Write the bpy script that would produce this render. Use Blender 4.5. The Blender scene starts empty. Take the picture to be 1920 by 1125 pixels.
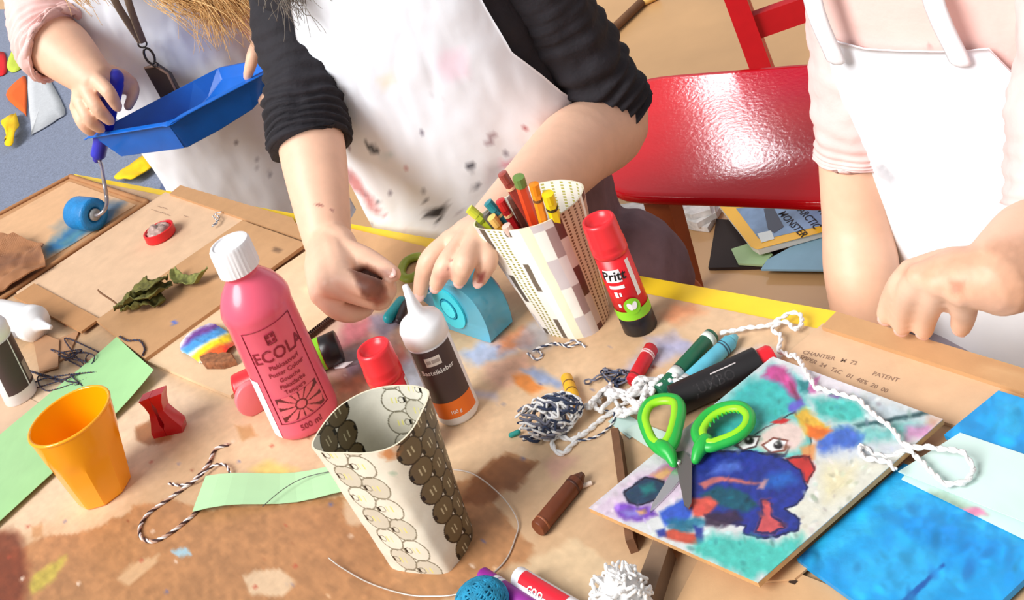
import bpy, bmesh, math, random
import numpy as np
from mathutils import Vector, Matrix
random.seed(7); np.random.seed(7)
S = bpy.context.scene
# ---------------------------------------------------------------- camera
TZ = 0.70                                   # table top height
CZ = TZ + 0.72385                           # lens height
FPX, PITCH, ROLL, PPX, PPY = 2404.67, 0.161445, 0.387559, 689.86, -328.65
FW = np.array([0, math.cos(PITCH), -math.sin(PITCH)]); UP = np.array([0, math.sin(PITCH), math.cos(PITCH)]); RT = np.array([1., 0, 0])
cd = bpy.data.cameras.new('camera'); cam = bpy.data.objects.new('camera', cd); S.collection.objects.link(cam); S.camera = cam
cd.sensor_fit = 'HORIZONTAL'; cd.sensor_width = 36; cd.lens = FPX / 1920 * 36
cd.shift_x = (960 - PPX) / 1920; cd.shift_y = (PPY - 562.5) / 1920; cd.clip_start = .02
cx = RT * math.cos(ROLL) - UP * math.sin(ROLL); cy = RT * math.sin(ROLL) + UP * math.cos(ROLL)
m = Matrix.Identity(4)
for i in range(3):
    m[i][0], m[i][1], m[i][2] = cx[i], cy[i], -FW[i]
m[2][3] = CZ; cam.matrix_world = m
# ---------------------------------------------------------------- light
S.view_settings.view_transform = 'Standard'; S.view_settings.look = 'None'; S.view_settings.gamma = 1
S.view_settings.use_curve_mapping = False; S.view_settings.exposure = 0.0
wd = bpy.data.worlds.new('room_light'); S.world = wd; wd.use_nodes = True
bg = wd.node_tree.nodes['Background']; bg.inputs[0].default_value = (.92, .96, 1, 1); bg.inputs[1].default_value = .50
def lamp(name, kind, energy, loc, to, color=(1, 1, 1), **k):
    l = bpy.data.lights.new(name, kind); l.energy = energy; l.color = color
    for a, b in k.items(): setattr(l, a, b)
    o = bpy.data.objects.new(name, l); S.collection.objects.link(o); o.location = loc
    o.rotation_euler = (Vector(to) - Vector(loc)).to_track_quat('-Z', 'Y').to_euler(); return o
lamp('window_daylight', 'SUN', 4.4, (-2.3, -1.05, 3.1), (0, .2, .8), (1, .985, .965), angle=math.radians(34))
lamp('far_window', 'AREA', 5, (1.005, 5.4, 2.456), (0.328, 1.762, .455), (.95, .98, 1), shape='RECTANGLE', size=.13, size_y=.42)
# ---------------------------------------------------------------- helpers
def ray(px, py):
    dx, dy = px - PPX, py - PPY
    u = (dx * math.cos(ROLL) - dy * math.sin(ROLL)) / FPX; v = (dx * math.sin(ROLL) + dy * math.cos(ROLL)) / FPX
    return RT * u - UP * v + FW
def W(px, py, z=TZ):                        # photo pixel -> point at height z
    d = ray(px, py); return np.array([0, 0, CZ]) + d * ((z - CZ) / d[2])
def WY(px, py, Y):                          # photo pixel -> point at distance Y
    d = ray(px, py); return np.array([0, 0, CZ]) + d * (Y / d[1])
def PX(w):                                  # points -> photo pixels
    w = np.asarray(w, float) - np.array([0, 0, CZ]); d = w @ FW; u = FPX * w[..., 0] / d; v = -FPX * (w @ UP) / d
    return np.stack([PPX + u * math.cos(ROLL) + v * math.sin(ROLL), PPY - u * math.sin(ROLL) + v * math.cos(ROLL)], -1)
def nrm(v): v = np.asarray(v, float); return v / (np.linalg.norm(v) + 1e-12)
def lin(c):
    c = np.asarray(c, float); return np.where(c <= .04045, c / 12.92, ((c + .055) / 1.055) ** 2.4)
def rgb(*c): return tuple(x / 255 for x in (c[0] if len(c) == 1 else c))
MATS = {}
def M(key, col=None, rough=.6, bump=None, var=0., vscale=30., attr=False, metal=0., trans=0., sss=0., coat=0., alpha=1., spec=.5, sheen=0.):
    if key in MATS: return MATS[key]
    mt = bpy.data.materials.new(key); mt.use_nodes = True; N = mt.node_tree.nodes; L = mt.node_tree.links
    p = N['Principled BSDF']; I = p.inputs
    I['Roughness'].default_value = rough; I['Metallic'].default_value = metal; I['Specular IOR Level'].default_value = spec
    I['Transmission Weight'].default_value = trans; I['Coat Weight'].default_value = coat; I['Sheen Weight'].default_value = sheen
    if sss:
        I['Subsurface Weight'].default_value = sss; I['Subsurface Radius'].default_value = (1, .35, .2); I['Subsurface Scale'].default_value = .008
    tc = N.new('ShaderNodeTexCoord')
    if attr:
        a = N.new('ShaderNodeVertexColor'); a.layer_name = 'Col'; src = a.outputs[0]
    else:
        a = N.new('ShaderNodeRGB'); a.outputs[0].default_value = (*lin(rgb(col)), 1); src = a.outputs[0]
    if var:
        n = N.new('ShaderNodeTexNoise'); n.inputs['Scale'].default_value = vscale; n.inputs['Detail'].default_value = 6
        L.new(tc.outputs['Object'], n.inputs['Vector'])
        r = N.new('ShaderNodeMapRange'); r.inputs[1].default_value = .3; r.inputs[2].default_value = .7
        r.inputs[3].default_value = 1 - var; r.inputs[4].default_value = 1 + var * .6
        L.new(n.outputs[0], r.inputs[0])
        x = N.new('ShaderNodeVectorMath'); x.operation = 'SCALE'; L.new(src, x.inputs[0]); L.new(r.outputs[0], x.inputs['Scale']); src = x.outputs[0]
    L.new(src, I['Base Color'])
    if alpha < 1: I['Alpha'].default_value = alpha
    if bump:
        n = N.new('ShaderNodeTexNoise'); n.inputs['Scale'].default_value = bump[0]; n.inputs['Detail'].default_value = 4
        L.new(tc.outputs['Object'], n.inputs['Vector'])
        b = N.new('ShaderNodeBump'); b.inputs['Strength'].default_value = bump[1]; b.inputs['Distance'].default_value = bump[2] if len(bump) > 2 else .002
        L.new(n.outputs[0], b.inputs['Height']); L.new(b.outputs[0], I['Normal'])
    MATS[key] = mt; return mt
ORG = {}
def tag(o, label=None, cat=None, group=None, kind=None):
    if label: o['label'] = label
    if cat: o['category'] = cat
    if group: o['group'] = group
    if kind: o['kind'] = kind
    return o
def empty(name, loc, label=None, cat=None, group=None, kind=None):
    o = bpy.data.objects.new(name, None); S.collection.objects.link(o); o.location = loc; o.empty_display_size = .02
    ORG[o.name] = np.array(loc, float); return tag(o, label, cat, group, kind)
def new(name, vf, mat, parent=None, smooth=True, col=None, label=None, cat=None, group=None, kind=None, auto=None):
    v, f = vf; v = np.asarray(v, float)
    org = ORG[parent.name] if parent else np.array([v[:, 0].mean(), v[:, 1].mean(), v[:, 2].min()])
    me = bpy.data.meshes.new(name); me.from_pydata((v - org).tolist(), [], [list(map(int, q)) for q in f]); me.update()
    if col is not None:
        at = me.color_attributes.new('Col', 'FLOAT_COLOR', 'POINT')
        c = np.ones((len(v), 4)); c[:, :3] = lin(np.clip(col, 0, 1)); at.data.foreach_set('color', c.ravel())
    if smooth:
        me.polygons.foreach_set('use_smooth', [True] * len(me.polygons))
        if auto is not None:
            bm = bmesh.new(); bm.from_mesh(me)
            for e in bm.edges:
                if len(e.link_faces) == 2 and e.calc_face_angle(0) > auto: e.smooth = False
            bm.to_mesh(me); bm.free()
    o = bpy.data.objects.new(name, me); S.collection.objects.link(o)
    if mat: me.materials.append(mat)
    if parent: o.parent = parent
    else: o.location = org
    ORG[o.name] = org
    return tag(o, label, cat, group, kind)
def join(*parts):
    V, F, k = [], [], 0
    for v, f in parts:
        V.append(np.asarray(v, float)); F += [[i + k for i in q] for q in f]; k += len(v)
    return np.concatenate(V), F
def frame(ax, ref=None):
    ax = nrm(ax); ref = np.array([0, 0, 1.]) if ref is None else np.asarray(ref, float)
    if abs(ax @ nrm(ref)) > .98: ref = np.array([1., 0, 0])
    a = nrm(ref - ax * (ref @ ax)); return a, np.cross(ax, a), ax
def lathe(prof, base=(0, 0, 0), axis=(0, 0, 1), n=40, ref=None, sq=None, a0=0, a1=2 * math.pi):
    a, b, c = frame(axis, ref if ref is not None else (1, 0, 0)); base = np.asarray(base, float)
    full = abs(a1 - a0 - 2 * math.pi) < 1e-6; th = np.linspace(a0, a1, n, endpoint=not full)
    V = []
    for r, z in prof:
        for t in th: V.append(base + c * z + (a * math.cos(t) + b * math.sin(t)) * r)
    F = []
    for i in range(len(prof) - 1):
        for j in range(n if full else n - 1):
            F.append((i * n + j, i * n + (j + 1) % n, (i + 1) * n + (j + 1) % n, (i + 1) * n + j))
    if full:
        if prof[0][0] > 1e-5: F.append(tuple(range(n))[::-1])
        if prof[-1][0] > 1e-5: F.append(tuple(range((len(prof) - 1) * n, len(prof) * n)))
    return np.array(V), F
def spline(pts, n=8, closed=False):
    p = np.asarray(pts, float); k = len(p); out = []
    for i in range(k if closed else k - 1):
        g = (lambda j: p[j % k]) if closed else (lambda j: p[min(max(j, 0), k - 1)])
        p0, p1, p2, p3 = g(i - 1), g(i), g(i + 1), g(i + 2)
        for t in np.arange(n) / n:
            out.append(.5 * (2 * p1 + (p2 - p0) * t + (2 * p0 - 5 * p1 + 4 * p2 - p3) * t * t + (3 * p1 - p0 - 3 * p2 + p3) * t ** 3))
    if not closed: out.append(p[-1])
    return np.array(out)
def tube(pts, rad, n=12, ref=None, cap=True, closed=False):
    p = np.asarray(pts, float); k = len(p)
    if isinstance(rad, tuple): rad = [rad] * k
    rad = np.asarray(rad, float)
    if rad.ndim == 0: rad = np.full(k, float(rad))
    if rad.ndim == 1: rad = np.stack([rad, rad], -1)
    if cap:                                   # rounded ends
        d0 = nrm(p[0] - p[1]); d1 = nrm(p[-1] - p[-2]); A, B = [], []; ra, rb = [], []
        for s in (.98, .8, .45):
            c = math.sqrt(1 - s * s); A.append(p[0] + d0 * rad[0].mean() * s); ra.append(rad[0] * c)
            B.append(p[-1] + d1 * rad[-1].mean() * s); rb.append(rad[-1] * c)
        p = np.concatenate([A, p, B[::-1]]); rad = np.concatenate([ra, rad, rb[::-1]]); k = len(p)
    V = []; a = None
    for i in range(k):
        t = nrm(p[(i + 1) % k] - p[i - 1]) if closed else nrm(p[min(i + 1, k - 1)] - p[max(i - 1, 0)])
        if a is None or ref is not None: a, b, _ = frame(t, ref)
        else: a = nrm(a - t * (a @ t)); b = np.cross(t, a)
        for j in range(n):
            th = 2 * math.pi * j / n; V.append(p[i] + a * math.cos(th) * rad[i, 0] + b * math.sin(th) * rad[i, 1])
    F = [(i * n + j, i * n + (j + 1) % n, ((i + 1) % k) * n + (j + 1) % n, ((i + 1) % k) * n + j) for i in range(k if closed else k - 1) for j in range(n)]
    if not closed: F += [tuple(range(n))[::-1], tuple(range((k - 1) * n, k * n))]
    return np.array(V), F
def prism(poly, h, bevel=0.):                 # closed polygon (world points, one plane) extruded by vector h
    p = np.asarray(poly, float); h = np.asarray(h, float); k = len(p)
    nz = np.cross(p[1] - p[0], p[2] - p[1])
    ar = sum(np.cross(p[i] - p[0], p[(i + 1) % k] - p[0]) for i in range(k))
    if ar @ h < 0: p = p[::-1]
    if bevel:
        c = p.mean(0); q = p + np.array([nrm(c - x) for x in p]) * bevel
        V = np.concatenate([p, p + h * (1 - bevel / np.linalg.norm(h)), q + h]); F = [tuple(range(k))[::-1], tuple(range(2 * k, 3 * k))]
        for l in (0, 1): F += [(l * k + i, l * k + (i + 1) % k, (l + 1) * k + (i + 1) % k, (l + 1) * k + i) for i in range(k)]
        return V, F
    V = np.concatenate([p, p + h]); F = [tuple(range(k))[::-1], tuple(range(k, 2 * k))] + [(i, (i + 1) % k, k + (i + 1) % k, k + i) for i in range(k)]
    return V, F
def flat(px, z, th, bevel=0.): return prism([W(x, y, z) for x, y in px], (0, 0, th), bevel)
def box(c, s, rz=0., ax=None):
    c = np.asarray(c, float); s = np.asarray(s, float) / 2
    R = np.array([[math.cos(rz), -math.sin(rz), 0], [math.sin(rz), math.cos(rz), 0], [0, 0, 1]]) if ax is None else np.array(ax).T
    V = [c + R @ (s * np.array(k)) for k in [(-1, -1, -1), (1, -1, -1), (1, 1, -1), (-1, 1, -1), (-1, -1, 1), (1, -1, 1), (1, 1, 1), (-1, 1, 1)]]
    return np.array(V), [(3, 2, 1, 0), (4, 5, 6, 7), (0, 1, 5, 4), (1, 2, 6, 5), (2, 3, 7, 6), (3, 0, 4, 7)]
def ball(c, r, n=16, m=10, ax=None):
    r = np.ones(3) * r; R = np.eye(3) if ax is None else np.array(ax).T; V = []
    for i in range(m + 1):
        ph = math.pi * (i + .001) / (m + .002)
        for j in range(n):
            th = 2 * math.pi * j / n
            V.append(np.asarray(c) + R @ (r * np.array([math.sin(ph) * math.cos(th), math.sin(ph) * math.sin(th), -math.cos(ph)])))
    F = [(i * n + j, i * n + (j + 1) % n, (i + 1) * n + (j + 1) % n, (i + 1) * n + j) for i in range(m) for j in range(n)]
    return np.array(V), F + [tuple(range(n))[::-1], tuple(range(m * n, (m + 1) * n))]
# value noise
_T = np.random.RandomState(3).rand(64, 64, 64)
def noise(p, s=1., o=3):
    p = np.asarray(p, float) * s
    if p.shape[-1] == 2: p = np.concatenate([p, np.zeros(p.shape[:-1] + (1,))], -1)
    out = 0; amp = 1; tot = 0
    for k in range(o):
        q = p * 2 ** k + 17.3 * k; i = np.floor(q).astype(int); f = q - i; f = f * f * (3 - 2 * f); r = 0
        for a in (0, 1):
            for b in (0, 1):
                for c in (0, 1):
                    w = (f[..., 0] if a else 1 - f[..., 0]) * (f[..., 1] if b else 1 - f[..., 1]) * (f[..., 2] if c else 1 - f[..., 2])
                    r = r + w * _T[(i[..., 0] + a) % 64, (i[..., 1] + b) % 64, (i[..., 2] + c) % 64]
        out = out + amp * r; tot += amp; amp *= .5
    return out / tot - .5
def sdpoly(p, poly):
    poly = np.asarray(poly, float); d = np.full(len(p), 1e9); ins = np.zeros(len(p), bool)
    for i in range(len(poly)):
        a, b = poly[i - 1], poly[i]; e = b - a; w = p - a
        t = np.clip((w @ e) / (e @ e + 1e-9), 0, 1); d = np.minimum(d, np.linalg.norm(w - t[:, None] * e, axis=1))
        if abs(e[1]) > 1e-9:
            c = (a[1] > p[:, 1]) != (b[1] > p[:, 1]); ins ^= c & (p[:, 0] < a[0] + (p[:, 1] - a[1]) / e[1] * e[0])
    return np.where(ins, -d, d)
def paint(p, base, layers, seed=0.):
    """p: Nx2 coordinates, layers: (polygon, rgb255, softness, warp, opacity, mottling)"""
    c = np.tile(np.array(rgb(base)), (len(p), 1)) if not isinstance(base, np.ndarray) else base.copy()
    wx = np.stack([noise(p + seed, 1 / 23., 4), noise(p + 91 + seed, 1 / 23., 4)], -1) + .22 * np.stack([noise(p * np.array([1, .5]) + seed, 1 / 5., 2), noise(p * np.array([1, .5]) + 31 + seed, 1 / 5., 2)], -1)
    for l in layers:
        poly, col, soft, warp, op, mot, outl = (list(l) + [3, 8, 1., .0, None][len(l) - 2:])[:7]
        q = np.asarray(poly, float); lo = q.min(0) - 40 - warp; hi = q.max(0) + 40 + warp
        k = np.where(((p > lo) & (p < hi)).all(1))[0]
        if not len(k): continue
        d = sdpoly(p[k] + wx[k] * 2 * warp, q); a = np.clip(.5 - d / (2 * soft), 0, 1) * op
        cc = np.array(rgb(col))[None] * (1 + mot * 2 * noise(p[k] + seed * 3 + len(q), 1 / 11., 4)[:, None])
        c[k] = c[k] * (1 - a[:, None]) + cc * a[:, None]
        if outl is not None:
            a = np.clip(1.6 - np.abs(d + 1) / 1.6, 0, 1)[:, None] * .85; c[k] = c[k] * (1 - a) + np.array(rgb(outl)) * a
    return np.clip(c, 0, 1)
def strokes(p, c, n, rs, lo, hi, ln=(9, 20), wd=(2, 5), var=.22, ang=None, flow=60.):
    c = c.copy()
    for i in range(n):
        q = rs.uniform(lo, hi); k = np.where((np.abs(p - q) < ln[1]).all(1))[0]
        if len(k) < 3: continue
        d = p[k] - q; j = k[np.argmin((d * d).sum(1))]
        if (d * d).sum(1).min() > 30: continue
        a = noise(q[None], 1 / flow, 2)[0] * 9 if ang is None else ang + rs.normal(0, .35); ca, sa = math.cos(a), math.sin(a)
        u = (d[:, 0] * ca + d[:, 1] * sa) / rs.uniform(*ln) * 1.6; w = (-d[:, 0] * sa + d[:, 1] * ca) / rs.uniform(*wd)
        m_ = np.clip(1.4 - np.hypot(u, w) * 1.3, 0, 1)[:, None] * rs.uniform(.5, .95)
        cc = np.clip(c[j] * (1 + rs.normal(0, var)) + rs.normal(0, var * .16, 3), 0, 1); c[k] = c[k] * (1 - m_) + cc * m_
    return c
def ell(cx_, cy_, a, b, ang=0., n=20):
    t = np.linspace(0, 2 * math.pi, n, endpoint=False); s = math.radians(ang)
    x = a * np.cos(t); y = b * np.sin(t); return np.stack([cx_ + x * math.cos(s) - y * math.sin(s), cy_ + x * math.sin(s) + y * math.cos(s)], -1)
def sheet(quad, nu, nv, th, zf=None):
    """quad of world points -> subdivided slab; returns (v,f), number of top verts"""
    A, B, C, D = [np.asarray(q, float) for q in quad]
    if np.cross(B - A, D - A)[2] < 0: B, D = D, B
    u = np.linspace(0, 1, nu)[:, None, None]; v = np.linspace(0, 1, nv)[None, :, None]
    T = (A * (1 - u) * (1 - v) + B * u * (1 - v) + C * u * v + D * (1 - u) * v).reshape(-1, 3)
    if zf is not None: T[:, 2] += zf(T)
    Bt = T - np.array([0, 0, th]); k = nu * nv; F = []
    idx = lambda i, j: i * nv + j
    for i in range(nu - 1):
        for j in range(nv - 1):
            q = (idx(i, j), idx(i + 1, j), idx(i + 1, j + 1), idx(i, j + 1)); F.append(q)
    rim = [idx(i, 0) for i in range(nu)] + [idx(nu - 1, j) for j in range(1, nv)] + [idx(i, nv - 1) for i in range(nu - 2, -1, -1)] + [idx(0, j) for j in range(nv - 2, 0, -1)]
    R = len(rim); Vb = T[rim] - np.array([0, 0, th])
    F += [(rim[(i + 1) % R], rim[i], k + i, k + (i + 1) % R) for i in range(R)]
    if zf is None: F.append(tuple(range(k + R - 1, k - 1, -1)))
    else:
        F2 = [tuple(x + k + R for x in q[::-1]) for q in F[:(nu - 1) * (nv - 1)]]
        return (np.concatenate([T, Vb, Bt]), F + F2), k
    return (np.concatenate([T, Vb]), F), k
def fuse(parts, voxel=.003, smooth=4, fac=.5):
    v, f = join(*parts); me = bpy.data.meshes.new('t'); me.from_pydata(v.tolist(), [], [list(map(int, q)) for q in f])
    bm = bmesh.new(); bm.from_mesh(me); bmesh.ops.recalc_face_normals(bm, faces=bm.faces); bm.to_mesh(me); bm.free()
    o = bpy.data.objects.new('t', me); S.collection.objects.link(o)
    r = o.modifiers.new('r', 'REMESH'); r.mode = 'VOXEL'; r.voxel_size = voxel; r.adaptivity = 0
    if smooth:
        s = o.modifiers.new('s', 'SMOOTH'); s.iterations = smooth; s.factor = fac
    e = o.evaluated_get(bpy.context.evaluated_depsgraph_get()); m2 = e.to_mesh()
    V = np.zeros(len(m2.vertices) * 3); m2.vertices.foreach_get('co', V); F = [tuple(q.vertices) for q in m2.polygons]
    Nn = np.zeros(len(m2.vertices) * 3); m2.vertices.foreach_get('normal', Nn)
    e.to_mesh_clear(); bpy.data.objects.remove(o); bpy.data.meshes.remove(me)
    return (V.reshape(-1, 3), F), Nn.reshape(-1, 3)
def normals(vf):
    v, f = vf; me = bpy.data.meshes.new('t'); me.from_pydata(np.asarray(v).tolist(), [], [list(map(int, q)) for q in f]); me.update()
    n = np.zeros(len(v) * 3); me.vertices.foreach_get('normal', n); bpy.data.meshes.remove(me); return n.reshape(-1, 3)
def text2d(s, size, align='CENTER', shear=0., bold=.012):
    cu = bpy.data.curves.new('t', 'FONT'); cu.body = s; cu.size = size; cu.align_x = align; cu.align_y = 'CENTER'; cu.resolution_u = 2; cu.shear = shear; cu.offset = bold * size
    o = bpy.data.objects.new('t', cu); S.collection.objects.link(o)
    e = o.evaluated_get(bpy.context.evaluated_depsgraph_get()); me = e.to_mesh()
    v = np.array([tuple(x.co) for x in me.vertices]); f = [tuple(p.vertices) for p in me.polygons]; e.to_mesh_clear()
    bpy.data.objects.remove(o); return v[:, :2], f
def text_on(fn, s, size, **k):
    v, f = text2d(s, size, **k); return np.array([fn(x, y) for x, y in v]), f
def cylmap(base, r, z0, a0, axis=(0, 0, 1), ref=(1, 0, 0), bold=0):
    a, b, c = frame(axis, ref); base = np.asarray(base, float)
    return lambda x, y: base + c * (z0 + y) + (a * math.cos(a0 + x / r) + b * math.sin(a0 + x / r)) * r
def patch_cyl(base, r, z0, z1, a0, a1, n=24, axis=(0, 0, 1), ref=(1, 0, 0), rows=2):
    a, b, c = frame(axis, ref); V = []; F = []
    for i, z in enumerate(np.linspace(z0, z1, rows)):
        for t in np.linspace(a0, a1, n): V.append(np.asarray(base) + c * z + (a * math.cos(t) + b * math.sin(t)) * r)
    for i in range(rows - 1):
        for j in range(n - 1): F.append((i * n + j, i * n + j + 1, (i + 1) * n + j + 1, (i + 1) * n + j))
    return np.array(V), F
ATTR = M('painted_surface', attr=True, rough=.62)
# ================================================================ the room
EDGE = nrm(W(1570, 578) - W(139, 322)); OUT = nrm(np.array([-EDGE[1], EDGE[0], 0]))
if OUT[1] < 0: OUT = -OUT
C0 = W(139, 324); F0 = C0 + EDGE * 2.05
tan_floor = M('linoleum_floor', (196, 152, 104), rough=.35, var=.12, vscale=3.5, bump=(60, .08))
new('floor', box((0, 3, -.02), (14, 14, .04)), tan_floor, smooth=False, kind='structure')
cp = [W(-60, 20, 0), W(420, 20, 0), W(640, 330, 0), W(560, 900, 0), W(-300, 900, 0)]
carpet_m = M('carpet', (122, 132, 158), rough=.95, var=.35, vscale=170, bump=(420, .7, .004), sheen=.2)
new('floor_carpet', prism([np.array([p[0], p[1], 0]) for p in cp], (0, 0, .009)), carpet_m, smooth=False, kind='structure')
new('wall_back', box((-4.9, 9.6, 1.3), (9.0, .1, 2.7)), M('wall_paint', (238, 236, 230), rough=.8), smooth=False, kind='structure')
new('baseboard_back', box((-4.9, 9.53, .05), (9.0, .03, .1)), M('baseboard_white', (236, 236, 234), rough=.5), smooth=False, kind='structure')
# ---- table: yellow painted slab and legs under a kraft paper cover
LE = nrm(W(0, 398) - W(132, 327)); DN = -OUT
tq = [C0, F0, F0 + DN * 1.25, C0 + LE * 1.05 + DN * .35]
yel = M('yellow_table_paint', (246, 206, 36), rough=.35, var=.06)
ctr = sum(tq) / 4
table = empty('craft_table', (ctr[0], ctr[1], 0), 'large yellow-edged craft table carrying all the art supplies', 'table')
g = [c + nrm(c - ctr) * .0 for c in tq]
K0 = W(1566, 577); K1 = W(2150, 752); K1 = K0 + nrm(K1 - K0) * .80; KN = nrm(np.array([-(K1 - K0)[1], (K1 - K0)[0], 0])); KN = KN if KN[1] > 0 else -KN   # the edge turns at the right-hand place
g = [g[0], K0, K1, g[2], g[3]]
new('tabletop', prism([np.array([q[0], q[1], TZ - .034]) for q in g], (0, 0, .0325), .003), yel, table, smooth=False)
tq = [tq[0], K1, tq[2], tq[3]]
for q in tq:
    p = q + (ctr - q) * .12
    new('leg', box((p[0], p[1], (TZ - .04) / 2), (.055, .055, TZ - .034), rz=math.atan2(EDGE[1], EDGE[0])), yel, table, smooth=False)
for i in range(4):
    a = tq[i] + (ctr - tq[i]) * .12; b = tq[(i + 1) % 4] + (ctr - tq[(i + 1) % 4]) * .12; mid = (a + b) / 2
    new('apron_rail', box((mid[0], mid[1], TZ - .074), (np.linalg.norm(b - a), .02, .08), rz=math.atan2(b[1] - a[1], b[0] - a[0])), yel, table, smooth=False)
cov = [W(136, 327), W(1940, 672), F0 + DN * 1.2, C0 + LE * 1.0 + DN * .34]
inn = 0.012
cov[0] = C0 + EDGE * .01 + DN * inn; cov[1] = F0 + DN * (inn + .022)
(v, f), k = sheet(cov, 620, 420, .0012)
v[:, 2] += .0008
v -= np.clip((v - K0) @ KN + .006, 0, None)[:, None] * KN
T_ = v; px = PX(v)
LAY = [
 ([(-400, 760), (300, 690), (420, 760), (300, 860), (180, 980), (20, 1010), (-400, 1100)], (246, 212, 176), 30, 20, .9, .05),
 ([(380, 700), (900, 640), (1250, 700), (1120, 900), (700, 900), (430, 900)], (240, 202, 158), 50, 30, .85, .05),
 ([(1180, 540), (1600, 600), (1500, 680), (1250, 650)], (222, 186, 146), 20, 15, .7, .05),
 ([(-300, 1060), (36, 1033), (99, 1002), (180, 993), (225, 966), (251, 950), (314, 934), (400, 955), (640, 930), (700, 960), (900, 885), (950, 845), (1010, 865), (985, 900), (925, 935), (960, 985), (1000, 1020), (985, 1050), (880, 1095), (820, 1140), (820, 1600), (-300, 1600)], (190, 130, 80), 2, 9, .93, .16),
 ([(880, 900), (940, 850), (1000, 870), (990, 905), (920, 940), (860, 950)], (150, 88, 44), 3, 9, .8, .15),  # cast shadow right of the patterned container, painted as dark brown
 ([(455, 1075), (520, 1065), (556, 1090), (530, 1118), (465, 1112)], (232, 198, 158), 3, 8, .9, .05),
 ([(985, 1050), (1080, 1010), (1180, 1080), (1100, 1140), (900, 1140)], (228, 196, 152), 4, 12, .85, .06),
 ([(215, 1085), (250, 1055), (300, 1040), (290, 1060), (240, 1100)], (228, 184, 136), 2, 6, .8),
 ([(640, 940), (690, 930), (690, 975), (650, 985)], (226, 190, 150), 3, 7, .9),
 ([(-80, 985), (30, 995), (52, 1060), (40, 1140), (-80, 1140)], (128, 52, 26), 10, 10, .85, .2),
 ([(50, 1100), (70, 1072), (125, 1040), (128, 1052), (95, 1092), (60, 1118)], (206, 190, 70), 4, 8, .8, .2),
 ([(318, 1033), (350, 1028), (360, 1042), (335, 1046)], (160, 206, 226), 2, 4, .9),
 ([(470, 880), (500, 862), (560, 880), (530, 892), (480, 890)], (246, 216, 96), 7, 9, .7, .1),
 ([(252, 800), (280, 785), (330, 800), (322, 826), (280, 834), (256, 826)], (176, 106, 56), 3, 5, .85, .15),  # reddish-brown patch: shade under the red clip painted into the cover
 ([(440, 800), (470, 795), (482, 815), (455, 825)], (208, 150, 88), 3, 5, .8),
 ([(60, 988), (80, 980), (82, 1008), (60, 1010)], (206, 146, 92), 3, 5, .8),
 # paint smears in the middle
 ([(560, 680), (640, 600), (720, 590), (760, 640), (740, 720), (640, 760), (580, 740)], (214, 160, 148), 16, 18, .7, .2),
 ([(600, 640), (660, 600), (700, 600), (690, 630), (630, 660)], (196, 96, 110), 8, 12, .6, .2),
 ([(650, 690), (760, 650), (770, 670), (700, 720), (640, 740)], (196, 70, 60), 9, 14, .55, .25),
 ([(690, 600), (750, 560), (760, 600), (720, 640)], (148, 140, 170), 8, 12, .6, .2),
 ([(735, 690), (790, 640), (800, 720), (770, 770), (745, 760)], (120, 140, 176), 10, 14, .5, .3),
 ([(860, 660), (940, 630), (1000, 640), (960, 665), (890, 690)], (176, 186, 216), 8, 12, .8, .15),
 ([(925, 640), (980, 612), (1005, 640), (960, 655), (935, 660)], (236, 140, 84), 8, 12, .7, .2),
 ([(900, 690), (990, 660), (1010, 700), (940, 730)], (232, 176, 150), 10, 14, .6, .15),
 ([(960, 702), (990, 703), (1022, 728), (1000, 738), (965, 722)], (240, 142, 60), 4, 7, .85, .15),
 ([(978, 694), (1000, 690), (1062, 716), (1050, 728), (1010, 716)], (150, 168, 206), 5, 8, .8, .15),
 ([(1165, 690), (1215, 650), (1290, 640), (1300, 658), (1220, 690), (1180, 700)], (186, 184, 210), 8, 10, .7, .15),
 ([(1230, 600), (1260, 575), (1300, 560), (1320, 580), (1270, 610)], (222, 134, 86), 10, 12, .6, .2),
 ([(1210, 635), (1260, 625), (1300, 650), (1250, 665)], (160, 160, 200), 8, 10, .5, .2),
 ([(1380, 660), (1430, 650), (1470, 668), (1440, 690), (1390, 690)], (186, 184, 206), 8, 10, .6, .2),
 ([(880, 730), (935, 735), (930, 750), (890, 745)], (200, 190, 210), 6, 8, .6),
 ([(790, 690), (850, 660), (870, 700), (820, 760)], (206, 150, 120), 9, 14, .5, .2), ([(1000, 600), (1040, 640), (1000, 670), (960, 640)], (150, 170, 206), 8, 12, .4, .2), ([(640, 660), (690, 640), (700, 700), (650, 720)], (120, 150, 190), 7, 12, .4, .3), ([(620, 720), (680, 700), (690, 760), (640, 790)], (222, 140, 80), 9, 14, .4, .2), ([(915, 600), (960, 590), (950, 620)], (206, 110, 90), 7, 9, .4, .2),
 ([(610, 560), (650, 560), (640, 640), (600, 640)], (226, 190, 170), 10, 10, .5),
 ([(1020, 870), (1050, 850), (1080, 860), (1040, 900)], (226, 160, 150), 8, 8, .4),
]
LAY = LAY[:16] + [l[:4] + (min(l[4] * 1.3, .97),) + l[5:] if len(l) > 4 else l for l in LAY[16:]]
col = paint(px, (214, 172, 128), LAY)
col *= (1 + .10 * noise(v, 14., 5) + .06 * noise(v * np.array([1, 3, 1]), 60., 3))[:, None]
col = col * .86 + col.mean(1, keepdims=True) * .10
rs = np.random.RandomState(5)
for i in range(150):                          # small flecks of dried paint
    c = rs.uniform([0, 560], [1500, 1125]); q = np.array([[255, 240, 225], [120, 50, 30], [180, 70, 50], [235, 200, 160], [90, 100, 150]][rs.randint(5)]) / 255
    d = (px - c) @ np.array([[1, .4], [-.4, 1]]) / rs.uniform([2, 1.2], [9, 3.2]); a = np.clip(1.3 - np.hypot(d[:, 0], d[:, 1]), 0, 1)[:, None] * .75
    col = col * (1 - a) + q * a
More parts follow.
